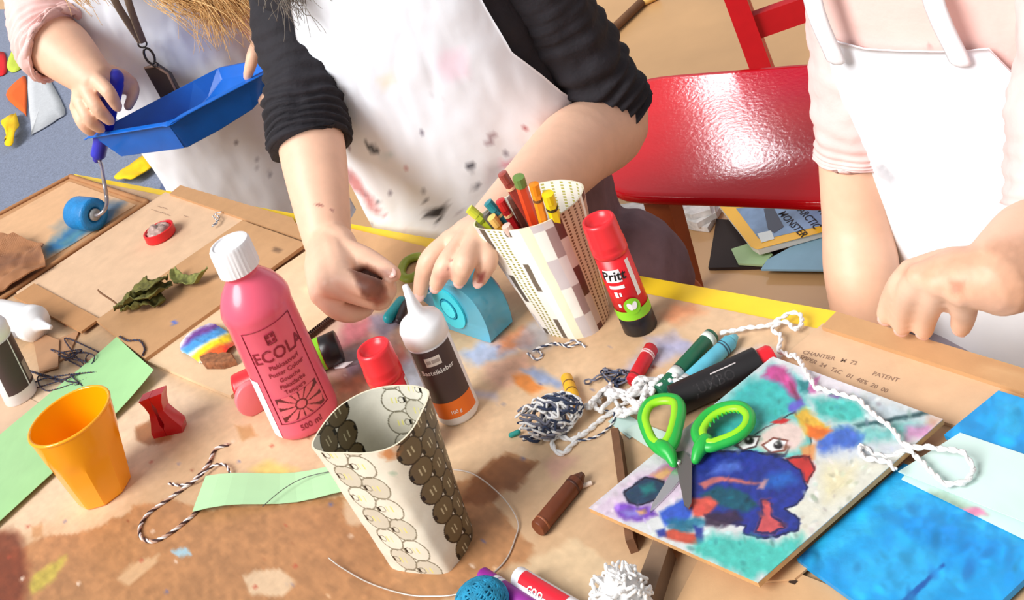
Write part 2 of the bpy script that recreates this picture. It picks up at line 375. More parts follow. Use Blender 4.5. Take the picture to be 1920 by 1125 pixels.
new('table_cover', (v, f), M('kraft_cover', attr=True, rough=.5, bump=(90, .12), var=.07, vscale=120), smooth=False, col=col,
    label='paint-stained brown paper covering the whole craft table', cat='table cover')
# ---- red chair seen behind the table
ch = empty('red_chair', W(1360, 260, 0.), 'red lacquered chair with wooden legs between the two people in white aprons', 'chair')
zs = .455
red_m = M('red_lacquer', (220, 14, 28), rough=.13, bump=(150, .22, .001), var=.06, vscale=14, spec=.4)
fl, fr, br, bl = W(1120, 364, zs), W(1640, 362, zs), W(1590, 108, zs), W(1180, 150, zs)
cc = (fl + fr + br + bl) / 4
def seat_z(T):
    d = (T - cc)[:, :2] @ nrm(((bl + br) / 2 - (fl + fr) / 2))[:2]
    s = (T - cc)[:, :2] @ nrm((fr - fl))[:2]
    return -.5 * np.clip(-d - .13, 0, 1) ** 2 * 2 + .25 * np.clip(d - .08, 0, 1) ** 2 + .03 * s ** 2 - .004
nu = 40
ss = []
def rsq(c, fx, fy, n=56, p=3.6):             # rounded outline
    out = []
    for t in np.linspace(0, 2 * math.pi, n, endpoint=False):
        x, y = math.cos(t), math.sin(t); r = (abs(x) ** p + abs(y) ** p) ** (-1 / p); out.append((x * r, y * r))
    return out
V = []; F = []; K = 72
ring = rsq(0, 1, 1, K, 7)
rings = [(s, 0) for s in (.02, .25, .5, .7, .85, .94, .985)] + [(1., -.004), (1.0, -.012), (.985, -.016), (.5, -.016), (.02, -.016)]
for s, dz in rings:
    for x, y in ring:
        u = (x * s + 1) / 2; w = (y * s + 1) / 2
        V.append((fl * (1 - u) + fr * u) * (1 - w) + (bl * (1 - u) + br * u) * w + np.array([0, 0, dz]))
V = np.array(V); V[:, 2] += seat_z(V)
for i in range(len(rings) - 1):
    F += [(i * K + j, i * K + (j + 1) % K, (i + 1) * K + (j + 1) % K, (i + 1) * K + j) for j in range(K)]
F += [tuple(range(K))[::-1], tuple(range((len(rings) - 1) * K, len(rings) * K))]
F = [q[::-1] for q in F]
new('seat', (V, F), red_m, ch)
woodleg = M('orange_brown_wood', (176, 84, 32), rough=.4, var=.18, vscale=18)
def leg(top, bot, w0, w1, name='leg'):
    a, b, c = frame(np.asarray(bot) - top, EDGE); V = []
    for p, w in ((top, w0), (bot, w1)):
        for x, y in ((-1, -1), (1, -1), (1, 1), (-1, 1)): V.append(np.asarray(p) + (a * x + b * y * .6) * w / 2)
    return np.array(V), [(3, 2, 1, 0), (4, 5, 6, 7)] + [(i, (i + 1) % 4, 4 + (i + 1) % 4, 4 + i) for i in range(4)]
sd = nrm(fr - fl); bk = nrm((bl + br) / 2 - (fl + fr) / 2)
for a, b in ((.225, .1), (.95, .1), (.03, .88), (.95, .9)):
    p = (fl * (1 - a) + fr * a) * (1 - b) + (bl * (1 - a) + br * a) * b
    t = p - np.array([0, 0, .012]); bt = np.array([p[0], p[1], 0]) + (sd * (a - .5) + bk * (b - .5)) * .12
    new('leg', leg(t, bt, .05 if b < .5 else .03, .036 if b < .5 else .022), woodleg, ch, smooth=False)
for a, b in (((.03, .88), (.95, .9)), ((.225, .12), (.03, .88)), ((.95, .12), (.95, .9))):
    P_ = [(fl * (1 - x) + fr * x) * (1 - y) + (bl * (1 - x) + br * x) * y for x, y in (a, b)]
    new('seat_rail', tube([q - np.array([0, 0, .035]) for q in P_], (.009, .018), 8), woodleg, ch)
# ---- red wooden stool further back with a blue seat
st = W(1425, 112, .34); st0 = np.array([st[0], st[1], 0]) + bk * .12
sb = empty('red_stool', st0, 'red-painted wooden stool with a blue seat standing behind the red chair', 'stool')
redw = M('red_painted_wood', (206, 24, 34), rough=.4, var=.06)
pl = WY(1388, 20, st0[1] + .0)
for i, (a, b) in enumerate(((0, 0), (.26, .0), (0, .26), (.26, .26))):
    p = np.array([pl[0], pl[1], 0]) + nrm([1, -.12, 0]) * a + nrm([.25, 1, 0]) * b
    new('leg', box((p[0], p[1], .33), (.042, .042, .66), rz=-.3), redw, sb, smooth=False)
p0 = np.array([pl[0], pl[1], 0]); ux = nrm([1, -.12, 0]); uy = nrm([.25, 1, 0])
for z in (.36, .56):
    for a, b in (((0, 0), (.26, 0)), ((0, 0), (0, .26)), ((.26, 0), (.26, .26)), ((0, .26), (.26, .26))):
        q0 = p0 + ux * a[0] + uy * a[1]; q1 = p0 + ux * b[0] + uy * b[1]; mid = (q0 + q1) / 2
        new('stretcher', box((mid[0], mid[1], z), (np.linalg.norm(q1 - q0), .024, .05), rz=math.atan2(q1[1] - q0[1], q1[0] - q0[0])), redw, sb, smooth=False)
mid = p0 + ux * .13 + uy * .13
new('seat', box((mid[0], mid[1], .675), (.36, .36, .03), rz=-.3), M('blue_seat', (70, 130, 206), rough=.5), sb, smooth=False)
# ---- felt pieces on the carpet
def felt(px, colr, name, label, wav=.004):
    P_ = np.array([W(x, y, .0095) for x, y in spline(px, 4, True)]); k = len(P_); c = P_.mean(0)
    V = [c]; 
    for s in (.5, 1.): V += [c + (p - c) * s for p in P_]
    V = np.array(V); V[:, 2] += .004 + wav * (noise(V, 14., 2) + .5); V2 = V - np.array([0, 0, .0035])
    F = [(0, 1 + i, 1 + (i + 1) % k) for i in range(k)] + [(1 + i, 1 + k + i, 1 + k + (i + 1) % k, 1 + (i + 1) % k) for i in range(k)]
    n = len(V); F += [tuple(x + n for x in q[::-1]) for q in F]
    F += [(1 + k + i, 1 + k + n + i, 1 + k + n + (i + 1) % k, 1 + k + (i + 1) % k) for i in range(k)]
    new(name, (np.concatenate([V, V2]), F), M('felt_' + label.split()[0], colr, rough=.95, bump=(300, .3), var=.08, vscale=90), label=label, cat='felt piece', group='felt cut-outs on the carpet')
felt([(-14, 104), (8, 100), (13, 120), (11, 140), (-14, 142)], (214, 20, 30), 'felt_piece', 'red felt cut-out on the carpet beside the lime one')
felt([(34, 85), (52, 98), (51, 116), (40, 130), (24, 137), (14, 128), (18, 108)], (186, 200, 66), 'felt_piece', 'lime green leaf-shaped felt cut-out on the carpet')
felt([(40, 147), (50, 152), (50, 215), (46, 214), (12, 180)], (238, 96, 22), 'felt_piece', 'orange triangular felt cut-out on the carpet')
felt([(75, 126), (80, 128), (122, 205), (108, 226), (64, 252), (60, 246), (53, 146)], (196, 198, 202), 'felt_piece', 'large grey felt wedge cut-out on the carpet')
felt([(7, 240), (18, 225), (34, 222), (40, 250), (30, 277), (14, 282), (16, 258)], (248, 198, 8), 'felt_piece', 'yellow crumpled felt scrap on the carpet below the orange one', .05)
felt([(219, 342), (255, 316), (288, 304), (292, 320), (262, 345), (240, 350)], (240, 200, 30), 'felt_piece', 'yellow felt strip on the carpet just behind the table corner', .04)
# ---- papers and a magazine on the floor under the chair
def pap(px, z, th, colr, name, label, cat, grp=None, key=None):
    return new(name, flat(px, z, th), M(key or ('paper_%d_%d_%d' % colr), colr, rough=.7, var=.05), smooth=False, label=label, cat=cat, group=grp)
pap([(1345, 415), (1385, 418), (1470, 470), (1440, 505), (1330, 507)], .001, .006, (40, 26, 22), 'black_folder', 'black card folder on the floor under the magazine', 'folder')
pap([(1372, 470), (1420, 455), (1450, 480), (1432, 500), (1385, 497)], .009, .004, (170, 200, 150), 'paper_sheet', 'pale green paper scrap on the floor by the black folder', 'paper')
pap([(1440, 490), (1555, 428), (1620, 440), (1620, 510), (1428, 508)], .014, .004, (138, 176, 196), 'paper_sheet', 'grey-blue paper sheet on the floor below the magazine', 'paper')
mg = empty('magazine', W(1470, 430, .02), 'yellow-bordered magazine with block capitals lying on the floor papers', 'magazine')
mq = [(1335, 352), (1620, 352), (1620, 408), (1432, 474), (1415, 480)]
new('pages', flat([(1350, 391), (1625, 372), (1630, 420), (1425, 478), (1412, 470)], .02, .012), M('page_edges', (226, 220, 208), rough=.7), mg, smooth=False)
new('cover', flat([(1350, 388), (1625, 360), (1630, 412), (1420, 468), (1408, 463)], .0322, .0006), M('magazine_yellow', (244, 184, 34), rough=.35), mg, smooth=False)
new('cover_photo', flat([(1380, 391), (1622, 366), (1625, 402), (1430, 450), (1422, 447)], .033, .0004), M('magazine_photo', (120, 150, 186), rough=.35, var=.5, vscale=14), mg, smooth=False)
new('cover_photo', flat([(1432, 392), (1450, 388), (1470, 425), (1452, 437), (1440, 430)], .0336, .0003), M('magazine_dark', (40, 44, 66), rough=.35), mg, smooth=False)
new('cover_photo', flat([(1420, 438), (1446, 432), (1452, 448), (1428, 455)], .0336, .0003), M('magazine_light', (216, 224, 220), rough=.35), mg, smooth=False)
inkd = M('print_ink', (28, 28, 34), rough=.6)
def ontop(p0, p1, z, up=1):                  # writing that runs from pixel p0 to p1 on height z
    a = W(*p0, z); d = nrm(W(*p1, z) - a); u = np.array([-d[1], d[0], 0]) * up; return lambda x, y: a + d * x + u * y
for s, a, b in (('MONSTER', (1464, 398), (1502, 436)), ('ARCTIC', (1500, 392), (1536, 430)), ('WIN', (1536, 392), (1566, 422))):
    new('lettering', text_on(ontop(a, b, .0338), s, .023, align='LEFT'), inkd, mg, smooth=False)
news = M('newsprint', (222, 218, 214), rough=.8, var=.28, vscale=60)
for i, (q, z) in enumerate((([(1165, 392), (1215, 385), (1250, 405), (1235, 425), (1190, 415)], .001), ([(1240, 392), (1360, 386), (1330, 436), (1300, 432), (1245, 415)], .001), ([(1245, 385), (1340, 380), (1345, 408), (1310, 428), (1250, 408)], .013), ([(1250, 380), (1330, 376), (1335, 402), (1300, 412), (1255, 400)], .025))):
    new('newspaper', flat(q, z, .0115), news, smooth=False, label=['folded newspaper on the floor left of the wooden chair leg', 'bottom newspaper of the pile right of the wooden chair leg', 'middle newspaper of the pile right of the wooden chair leg', 'top newspaper of the pile right of the wooden chair leg'][i], cat='newspaper', group='newspapers on the floor')

sk0 = W(1142, 62, .014); sk1 = W(1222, -14, .014)  # dark diagonal shadow on the floor, built as a solid band
wsk = empty('shadow_band', (sk0 + sk1) / 2 * np.array([1, 1, 0]), 'dark band with a pale tip standing in for a floor shadow behind the black shirt', 'shadow band')
new('shaft', tube([sk0, sk1], .013, 10), M('shadow_brown', (112, 74, 44), rough=.7, var=.2), wsk); new('tip', tube([W(1206, 2, .014), W(1226, -8, .016)], .015, 10), M('pale_tip', (232, 190, 110), rough=.6), wsk)
# ================================================================ people
skin = M('skin', attr=True, rough=.5, sss=.06, var=.05, vscale=60, bump=(260, .06))
SK = (238, 192, 164)
def sections(rows, face, nz=5, n=40, grow=0.):
    """rows: (z, cx, cy, half width, half depth); face: facing direction -> closed loft"""
    face = nrm([face[0], face[1], 0]); side = np.array([-face[1], face[0], 0])
    R = spline(rows, nz); V = []
    for z, x, y, a, b in R:
        for t in np.linspace(0, 2 * math.pi, n, endpoint=False):
            c, s = math.cos(t), math.sin(t); r = (abs(c) ** 2.5 + abs(s) ** 2.5) ** (-1 / 2.5)
            V.append(np.array([x, y, z]) + side * c * r * (a + grow) + face * s * r * (b + grow))
    k = len(R); F = [(i * n + j, i * n + (j + 1) % n, (i + 1) * n + (j + 1) % n, (i + 1) * n + j) for i in range(k - 1) for j in range(n)]
    return np.array(V), F + [tuple(range(n))[::-1], tuple(range((k - 1) * n, k * n))]
def limb(pts, rad, n=40, k=6):
    rad = np.asarray(rad, float); P_ = spline(pts, k); R_ = spline(rad[:, None] if rad.ndim == 1 else rad, k)
    return tube(P_, R_[:, 0] if rad.ndim == 1 else R_, n)
def apron(rows, face, spans, n=70, off=.009, th=.003, wr=.006, seed=0., nz=10):
    """front wrap: spans = (z, angle from, angle to) measured from the facing direction, degrees"""
    face = nrm([face[0], face[1], 0]); side = np.array([-face[1], face[0], 0]); R = spline(rows, nz)
    sp = np.array(spans, float); o = np.argsort(sp[:, 0]); sp = sp[o]; V = []; zz = np.linspace(sp[0, 0], sp[-1, 0], 90)
    for z in zz:
        r = [np.interp(z, R[:, 0], R[:, i]) for i in range(1, 5)]; a0 = np.interp(z, sp[:, 0], sp[:, 1]); a1 = np.interp(z, sp[:, 0], sp[:, 2])
        for t in np.radians(np.linspace(a0, a1, n)):
            c, s = math.sin(t), math.cos(t); q = (abs(c) ** 2.5 + abs(s) ** 2.5) ** (-1 / 2.5)
            V.append(np.array([r[0], r[1], z]) + side * c * q * (r[2] + off) + face * s * q * (r[3] + off))
    V = np.array(V); k = len(zz); F = [(i * n + j, i * n + j + 1, (i + 1) * n + j + 1, (i + 1) * n + j) for i in range(k - 1) for j in range(n - 1)]
    N_ = normals((V, F)); out = np.sign((N_ @ face).sum()) * N_
    w = noise(V * np.array([1, 1, .45]) + seed, 13., 3) * wr * 2 + np.abs(noise(V * np.array([1.6, 1.6, .8]) + seed + 5, 22., 2)) * wr * 1.2
    V = V + out * w[:, None]; V2 = V - out * th; m_ = len(V); F2 = [tuple(x + m_ for x in q[::-1]) for q in F]
    rim = [j for j in range(n)] + [i * n + n - 1 for i in range(1, k)] + [(k - 1) * n + j for j in range(n - 2, -1, -1)] + [i * n for i in range(k - 2, 0, -1)]
    F3 = [(rim[i], rim[(i + 1) % len(rim)], rim[(i + 1) % len(rim)] + m_, rim[i] + m_) for i in range(len(rim))]
    if (N_ @ face).sum() < 0: F = [q[::-1] for q in F]; F2 = [q[::-1] for q in F2]
    return np.concatenate([V, V2]), F + F2 + F3
def head_parts(c, face, s=1.):
    f = nrm(face); sd = nrm(np.cross(f, [0, 0, 1])); u = np.cross(sd, f); c = np.asarray(c, float); ax = (sd, f, u)
    P_ = [ball(c, np.array([.073, .092, .108]) * s, 24, 16, ax), ball(c + f * .03 * s - u * .055 * s, np.array([.055, .06, .06]) * s, 20, 12, ax),
          tube([c + f * .088 * s + u * .005 * s, c + f * .105 * s - u * .022 * s], [.009 * s, .014 * s], 10),
          ball(c + f * .088 * s - u * .055 * s, np.array([.024, .008, .010]) * s, 12, 8, ax)]
    for k in (-1, 1): P_.append(ball(c + sd * k * .074 * s - u * .01 * s, np.array([.010, .020, .031]) * s, 12, 8, ax))
    return P_
def head_features(c, face, parent, s=1.):
    f = nrm(face); sd = nrm(np.cross(f, [0, 0, 1])); u = np.cross(sd, f); c = np.asarray(c, float); ax = (sd, f, u)
    for k in (-1, 1):
        e = new('eye', ball(c + sd * k * .031 * s + f * .082 * s + u * .006 * s, .0125 * s, 14, 10), M('eye_white', (240, 238, 234), rough=.2), parent)
        new('iris', ball(c + sd * k * .031 * s + f * .0915 * s + u * .006 * s, .0055 * s, 10, 8), M('iris', (60, 44, 34), rough=.2), e)
    new('lips', ball(c + f * .092 * s - u * .055 * s, np.array([.021, .006, .007]) * s, 12, 8, ax), M('lips', (196, 110, 104), rough=.4), parent)
def hair_cap(c, face, mat, parent, s=1., locks=()):
    f = nrm(face); sd = nrm(np.cross(f, [0, 0, 1])); u = np.cross(sd, f); c = np.asarray(c, float); ax = (sd, f, u)
    P_ = [ball(c - f * .02 * s + u * .022 * s, np.array([.083, .095, .105]) * s, 24, 16, ax), ball(c - f * .05 * s - u * .04 * s, np.array([.075, .06, .11]) * s, 20, 14, ax)]
    (v, f_), n_ = fuse(P_, .005, 3); v = v + n_ * (noise(v * np.array([1, 1, .2]), 90., 2) * .008)[:, None]
    return new('hair', (v, f_), mat, parent)
def strands(paths, rad, mat, parent, per=26, spread=.012, name='hair_lock', seed=1, n=5):
    rs = np.random.RandomState(seed); P_ = []
    for pts in paths:
        p = spline(pts, 6); L = len(p)
        for i in range(per):
            o0 = rs.normal(0, 1, 3) * spread; o1 = rs.normal(0, 1, 3) * spread * rs.uniform(.5, 2.2); t = np.linspace(0, 1, L)[:, None]
            wob = np.sin(t * rs.uniform(3, 9) + rs.uniform(0, 6)) * rs.normal(0, 1, 3) * spread * .35
            q = p + o0 * (1 - t) + o1 * t + wob; e = rs.randint(int(L * .72), L + 1)
            P_.append(tube(q[:e], np.linspace(rad, rad * .35, e), n, cap=False))
    return new(name, join(*P_), mat, parent)
def hand(wrist, digits, rw, rk=.0105, rf=(.0092, .0082, .0068)):
    """digits: lists of 4 points (knuckle, joint, joint, tip); every metacarpal runs from the wrist"""
    P_ = []; wrist = np.asarray(wrist, float)
    for i, d in enumerate(digits):
        d = [np.asarray(x, float) for x in d]; sc = d[-1] if np.isscalar(d[-1]) else 1.
        P_.append(limb([wrist, (wrist + d[0]) / 2, d[0]], [rw * .8, (rw * .5 + rk * .7), rk * 1.05], 14, 3))
        P_.append(limb(d, [rk, rf[0] * 1.04, rf[1], rf[2]], 14, 5))
    ks = [np.asarray(d[0], float) for d in digits]
    for a, b in zip(ks[:-1], ks[1:]):
        if np.linalg.norm(a - b) < .045: P_.append(limb([a, (a + b) / 2, b], [rk * .9] * 3, 10, 2))
    return P_
def nails(digits, parent, size=(.0055, .0075), up=None, mat=None):
    for d in digits:
        a, b = np.asarray(d[2], float), np.asarray(d[3], float); t = nrm(b - a); toC = nrm(np.array([0, 0, CZ]) - b)
        u = nrm(toC - t * (toC @ t)) if up is None else nrm(np.asarray(up) - t * (np.asarray(up) @ t))
        new('fingernail', ball(b + u * .0048 + t * .0005, np.array([size[0], size[1], .0022]), 12, 8, (np.cross(t, u), t, u)), mat or M('nail', (240, 196, 184), rough=.3), parent)
def paintskin(v, layers=(), base=SK): return paint(PX(v), base, layers)
def facing(v, N_, c, lim=0.0):               # mask of vertices that look to the lens
    d = np.array([0, 0, CZ]) - v; return (N_ * d).sum(1) > lim
def splat(v, n_, layers, base): return paint(PX(v), base, layers)
E0 = W(760, 425); e3 = EDGE; n3 = OUT
def at(d, s, z): p = E0 + n3 * d + e3 * s; return [z, p[0], p[1]]
# ---------------------------------------------------------------- middle person
fM = nrm([-.40, -.92, 0])
rowsM = [at(.19, -.06, .43) + [.145, .14], at(.178, -.045, .55) + [.146, .135], at(.16, -.015, .66) + [.152, .125], at(.142, .005, .76) + [.158, .115], at(.128, .012, .86) + [.160, .112], at(.115, .015, .96) + [.162, .110], at(.105, .015, 1.04) + [.165, .095], at(.10, .012, 1.09) + [.11, .07], at(.09, .01, 1.13) + [.058, .058], at(.075, .01, 1.19) + [.054, .054]]
base = at(.2, 0, 0); pm = empty('person', (base[1], base[2], 0), 'person in black shirt and paint-splattered white apron, hands over the blue tape dispenser', 'person')
hdM = np.array(at(.03, .01, 1.27)[1:] + [1.27])
# arm on the picture's left
cR = at(.105, .015, 1.04); sideM = np.array([-fM[1], fM[0], 0])
if sideM[0] < 0: sideM = -sideM
shR = np.array([cR[1], cR[2], 1.035]) - sideM * .125; shL = np.array([cR[1], cR[2], 1.035]) + sideM * .165
elR = WY(572, 200, 1.48); wrR = W(614, 452, .782); 
elL = WY(1146, 212, 1.50); wrL = W(912, 440, .785)
midR = (elR + wrR) / 2; midL = (elL + wrL) / 2
armR = limb([shR, (shR + elR) / 2, elR, elR * .66 + wrR * .34, elR * .3 + wrR * .7, wrR], [.042, .038, .038, .0395, .034, .0275])
armL = limb([shL, (shL + elL) / 2, elL, elL * .66 + wrL * .34, elL * .3 + wrL * .7, wrL], [.050, .046, .046, .046, .036, .0265])
def J(*a): return [W(x, y, z) for x, y, z in a]
dR = [J((652, 470, .792), (686, 484, .79), (715, 500, .786), (738, 514, .782)),
      J((602, 550, .782), (630, 577, .766), (659, 587, .756), (686, 580, .750)),
      J((620, 534, .792), (680, 553, .776), (712, 564, .760), (724, 556, .752)),
      J((642, 524, .794), (694, 540, .786), (724, 548, .768), (730, 534, .762))]
dL = [J((845, 452, .795), (806, 487, .790), (793, 520, .772), (788, 549, .757)),
      J((868, 456, .80), (838, 494, .799), (826, 515, .788), (818, 534, .776)),
      J((890, 460, .80), (872, 492, .80), (866, 510, .79), (862, 524, .78)),
      J((912, 462, .795), (914, 488, .790), (908, 505, .781), (899, 524, .772))]
palm = [ball(W(652, 512, .780), .023, 14, 10)]
bodyM = palm + [sections(rowsM, fM, grow=-.012), armR, armL] + hand(wrR, dR, .027, .0125, (.0112, .0100, .0082)) + hand(wrL, dL, .026, .0115, (.0105, .0092, .0076)) + head_parts(hdM, (fM[0], fM[1], -.6))
(v, f), N_ = fuse(bodyM, .0025, 3)
dirt = [([(655, 505), (690, 495), (718, 520), (722, 545), (705, 562), (680, 555), (668, 530)], (96, 46, 30), 5, 5, .85, .25),
        ([(705, 505), (740, 505), (748, 522), (722, 525)], (150, 100, 90), 6, 6, .6, .2), ([(690, 560), (722, 540), (728, 558), (705, 575)], (140, 70, 50), 5, 5, .7, .2),
        ([(895, 515), (910, 510), (905, 530), (893, 532)], (130, 40, 40), 4, 4, .8), ([(815, 520), (845, 500), (850, 515), (825, 540)], (190, 120, 110), 8, 6, .5),
        (ell(598, 385, 8, 2, 10), (110, 40, 40), 1.5, 2, .8), (ell(623, 394, 4, 2, 30), (150, 90, 90), 1.5, 2, .8), (ell(840, 503, 3, 2), (120, 60, 60), 1.5, 1, .8), (ell(846, 488, 3, 2), (120, 60, 60), 1.5, 1, .8)]
col = paintskin(v)
msk = facing(v, N_, None) & (v[:, 1] < 1.47); col[msk] = paint(PX(v[msk]), SK, dirt)
new('body', (v, f), skin, pm, col=col)
head_features(hdM, (fM[0], fM[1], -.6), pm); nails(dL, pm); nails(dR[:2], pm)
hair_cap(hdM, (fM[0], fM[1], -.6), M('grey_hair', (124, 114, 104), rough=.6, var=.3, vscale=200), pm)
blk = M('black_shirt', (34, 31, 38), rough=.85, bump=(140, .35, .003), var=.15, vscale=40)
rs_ = [list(r) for r in rowsM]; rs_ = [r for r in rs_ if .66 < r[0] < 1.1]
def sleeve(sh, el, wr, t, r0, r1, r2, seed, amp=1.):
    """sleeve from the shoulder over the elbow to fraction t of the forearm, with pushed-up rings"""
    end = el + (wr - el) * t; P_ = spline([sh, sh * .5 + el * .5, el, end], 22) if t > 0 else spline([sh, sh * .6 + el * .4, sh * .25 + el * .75, el + (sh - el) * -t], 22); u_ = nrm(sh - el); P_ = np.concatenate([[sh + u_ * q for q in (.052, .050, .042, .028, .012)], P_]); L = len(P_); R_ = np.interp(np.linspace(0, 1, L), [0, .33, .7, 1], [r0, r1, r1, r2]); R_[:5] = np.array([.004, .2, .58, .86, .97]) * r0 * 1.02
    v, f = tube(P_, R_, 72, cap=False); n_ = normals((v, f)); s = np.repeat(np.linspace(0, 1, L), 72)
    d = np.sin(s * 95 + noise(v, 14., 2) * 14 + seed) * .0042 * amp * np.clip(s * 1.6 - .35, 0, 1) + noise(v + seed, 26., 3) * .016
    return v + n_ * d[:, None], f
for nm, a in (('sleeve', (shR, elR, wrR, .30, .050, .0485, .0470, 1.)), ('sleeve', (shL, elL, wrL, -.0, .060, .0555, .056, 4.))):
    vf = sleeve(*a); o = new(nm, vf, blk, pm); md = o.modifiers.new('t', 'SOLIDIFY'); md.thickness = .004; md.offset = -1
(v, f), n_ = fuse([sections(rs_, fM, grow=.003)], .005, 2); v = v + n_ * (noise(v * np.array([1, 1, 2.2]), 16., 3) * .012)[:, None]
new('shirt', (v, f), blk, pm)
AW = M('apron_white', attr=True, rough=.8, bump=(70, .12), sheen=.1)
ap = apron(rowsM, fM, [(.40, -96, 40), (.62, -84, 48), (.69, -72, 66), (.73, -64, 88), (.80, -54, 66), (.88, -46, 50), (.95, -34, 48), (1.06, -20, 46)], wr=.0075)
LM = [([(1060, 190), (1070, 320), (985, 330), (950, 380), (1000, 300), (1010, 220)], (214, 202, 206), 12, 16, .55, .15),
      ([(830, 95), (870, 90), (880, 140), (840, 155), (815, 130)], (246, 222, 238), 10, 6, .8), ([(708, 150), (735, 135), (742, 150), (718, 168)], (246, 228, 206), 8, 5, .8),
      ([(632, 245), (642, 246), (640, 254), (634, 252)], (70, 70, 78), 1.5, 2), ([(645, 262), (652, 268), (655, 278), (648, 274)], (90, 60, 80), 1.5, 2), ([(685, 265), (700, 272), (715, 276), (710, 286), (695, 284)], (70, 76, 84), 2, 4, .95),
      ([(715, 290), (735, 288), (738, 296), (718, 297)], (190, 216, 226), 3, 4, .8), ([(645, 315), (668, 322), (690, 360), (715, 400), (705, 400), (670, 365), (650, 345)], (170, 76, 76), 6, 8, .7, .3),
      ([(870, 310), (892, 306), (888, 320), (875, 322)], (80, 80, 90), 2, 4), ([(795, 395), (815, 390), (835, 383), (838, 392), (822, 398), (834, 408), (820, 414), (806, 404), (795, 404)], (44, 42, 46), 2, 5, .95),
      ([(905, 310), (960, 290), (990, 300), (1000, 330), (950, 345), (910, 350)], (190, 170, 178), 12, 14, .4, .4), ([(935, 300), (985, 298), (980, 310), (945, 312)], (206, 90, 110), 5, 8, .5, .2),
      ([(885, 345), (900, 340), (905, 350), (890, 356)], (110, 110, 120), 2, 4, .8), ([(855, 248), (862, 246), (860, 254)], (110, 170, 160), 2, 2), ([(918, 255), (932, 250), (922, 268), (912, 272)], (110, 70, 80), 3, 5, .8),
      ([(660, 410), (760, 430), (820, 440), (760, 448), (680, 440)], (226, 206, 186), 10, 10, .5), ([(812, 180), (835, 178), (833, 185)], (150, 150, 160), 2, 4, .6)]
rs = np.random.RandomState(2)
for i in range(70):
    a = rs.uniform([650, 240], [1000, 430]); LM.append((ell(a[0], a[1], rs.uniform(.8, 3.5), rs.uniform(.7, 2), rs.uniform(0, 180), 8), [(60, 60, 70), (100, 90, 110), (170, 80, 90)][rs.randint(3)], 1.2, 2, .8))
new('apron', ap, AW, pm, col=paint(PX(ap[0]), (238, 243, 252), LM))
# neck straps, trousers, shoes
for k in (-1, 1):
    c = at(.105, .015, 1.04); p = np.array([c[1], c[2], 1.05]) + fM * .108 + sideM * k * .09; q = np.array(at(.1, .01, 1.15)[1:] + [1.14]) + sideM * k * .062 - fM * .01
    new('neck_strap', tube([p, (p + q) / 2 + np.array([0, 0, .012]), q], (.012, .003), 8, ref=sideM), M('strap_white', (240, 240, 244), rough=.8), pm)
trou = M('mauve_trousers', (120, 92, 98), rough=.85, var=.15, vscale=40, bump=(90, .3, .003))
P_ = []
hip = np.array(at(.21, 0, .47)[1:] + [.47])
kneeL = WY(1060, 420, 1.60) ; kneeL[2] = .50; kneeR = hip - sideM * .10 + fM * .36; kneeR[2] = .48
ankL = WY(1205, 545, 1.72); ankL = np.array([kneeL[0] + .05, kneeL[1] + .06, .09]); ankR = np.array([kneeR[0], kneeR[1] + .08, .09])
for h, kn, an in ((hip + sideM * .085, kneeL, ankL), (hip - sideM * .085, kneeR, ankR)):
    P_.append(limb([h, (h + kn) / 2, kn, (kn + an) / 2, an], [.085, .075, .066, .058, .05]))
(v, f), n_ = fuse(P_ + [sections([r for r in rowsM if r[0] < .7], fM, grow=.006)], .006, 3); v = v + n_ * (noise(v, 18., 3) * .012)[:, None]
new('trousers', (v, f), trou, pm)
for an in (ankL, ankR):
    s = new('shoe', fuse([tube([an + fM * -.05 + [0, 0, -.045], an + fM * .06 + [0, 0, -.05], an + fM * .15 + [0, 0, -.06]], [.042, .04, .03], 14), tube([an, an + [0, 0, -.05]], .04, 12)], .005, 3)[0], M('dark_shoe', (50, 44, 46), rough=.5), pm)
stool = empty('wooden_stool', (hip[0], hip[1], 0), 'plain wooden stool carrying the person in the black shirt', 'stool')
new('seat', lathe([(.001, .36), (.165, .36), (.17, .365), (.17, .382), (.165, .388), (.001, .388)], (hip[0], hip[1], 0), n=40), woodleg, stool)
for k in range(4):
    t = math.radians(45 + 90 * k); new('leg', tube([(hip[0] + math.cos(t) * .11, hip[1] + math.sin(t) * .11, .362), (hip[0] + math.cos(t) * .15, hip[1] + math.sin(t) * .15, .0)], .016, 10, cap=False), woodleg, stool)
# scarf-like grey hair lock on the shoulder
strands([[hdM - sideM * .07 - fM * .02, WY(515, -60, 1.47), WY(530, -10, 1.45), WY(545, 22, 1.445)], [hdM - sideM * .065, WY(535, -50, 1.47), WY(548, -5, 1.45), WY(556, 30, 1.445)]], .0007, MATS['grey_hair'], pm, 50, .010, seed=4)

# ---------------------------------------------------------------- person on the left
cl = WY(395, 262, 2.34); fL = nrm([-.25, -.97, 0]); sideL = np.array([-fL[1], fL[0], 0]); sideL = sideL if sideL[0] > 0 else -sideL
def rl(z, dx, dy, a, b): return [z, cl[0] + dx, cl[1] + dy, a, b]
rowsL = [rl(.40, .05, .03, .15, .14), rl(.55, .045, .02, .15, .135), rl(.68, .03, .0, .152, .13), rl(.80, .012, -.01, .158, .12), rl(.92, 0, -.03, .17, .12), rl(1.03, 0, -.05, .165, .10), rl(1.09, 0, -.07, .11, .07), rl(1.13, 0, -.09, .058, .058), rl(1.18, 0, -.11, .054, .054)]
pL = empty('person', (cl[0], cl[1], 0), 'person with long blond hair in a pale pink top holding the blue paint tray', 'person')
hdL = np.array([cl[0] + .01, cl[1] - .19, 1.23]); hfL = (fL[0] + .1, fL[1], -1.1)
shLr = np.array([cl[0], cl[1] - .05, 1.02]) - sideL * .165; shLl = np.array([cl[0], cl[1] - .05, 1.02]) + sideL * .165
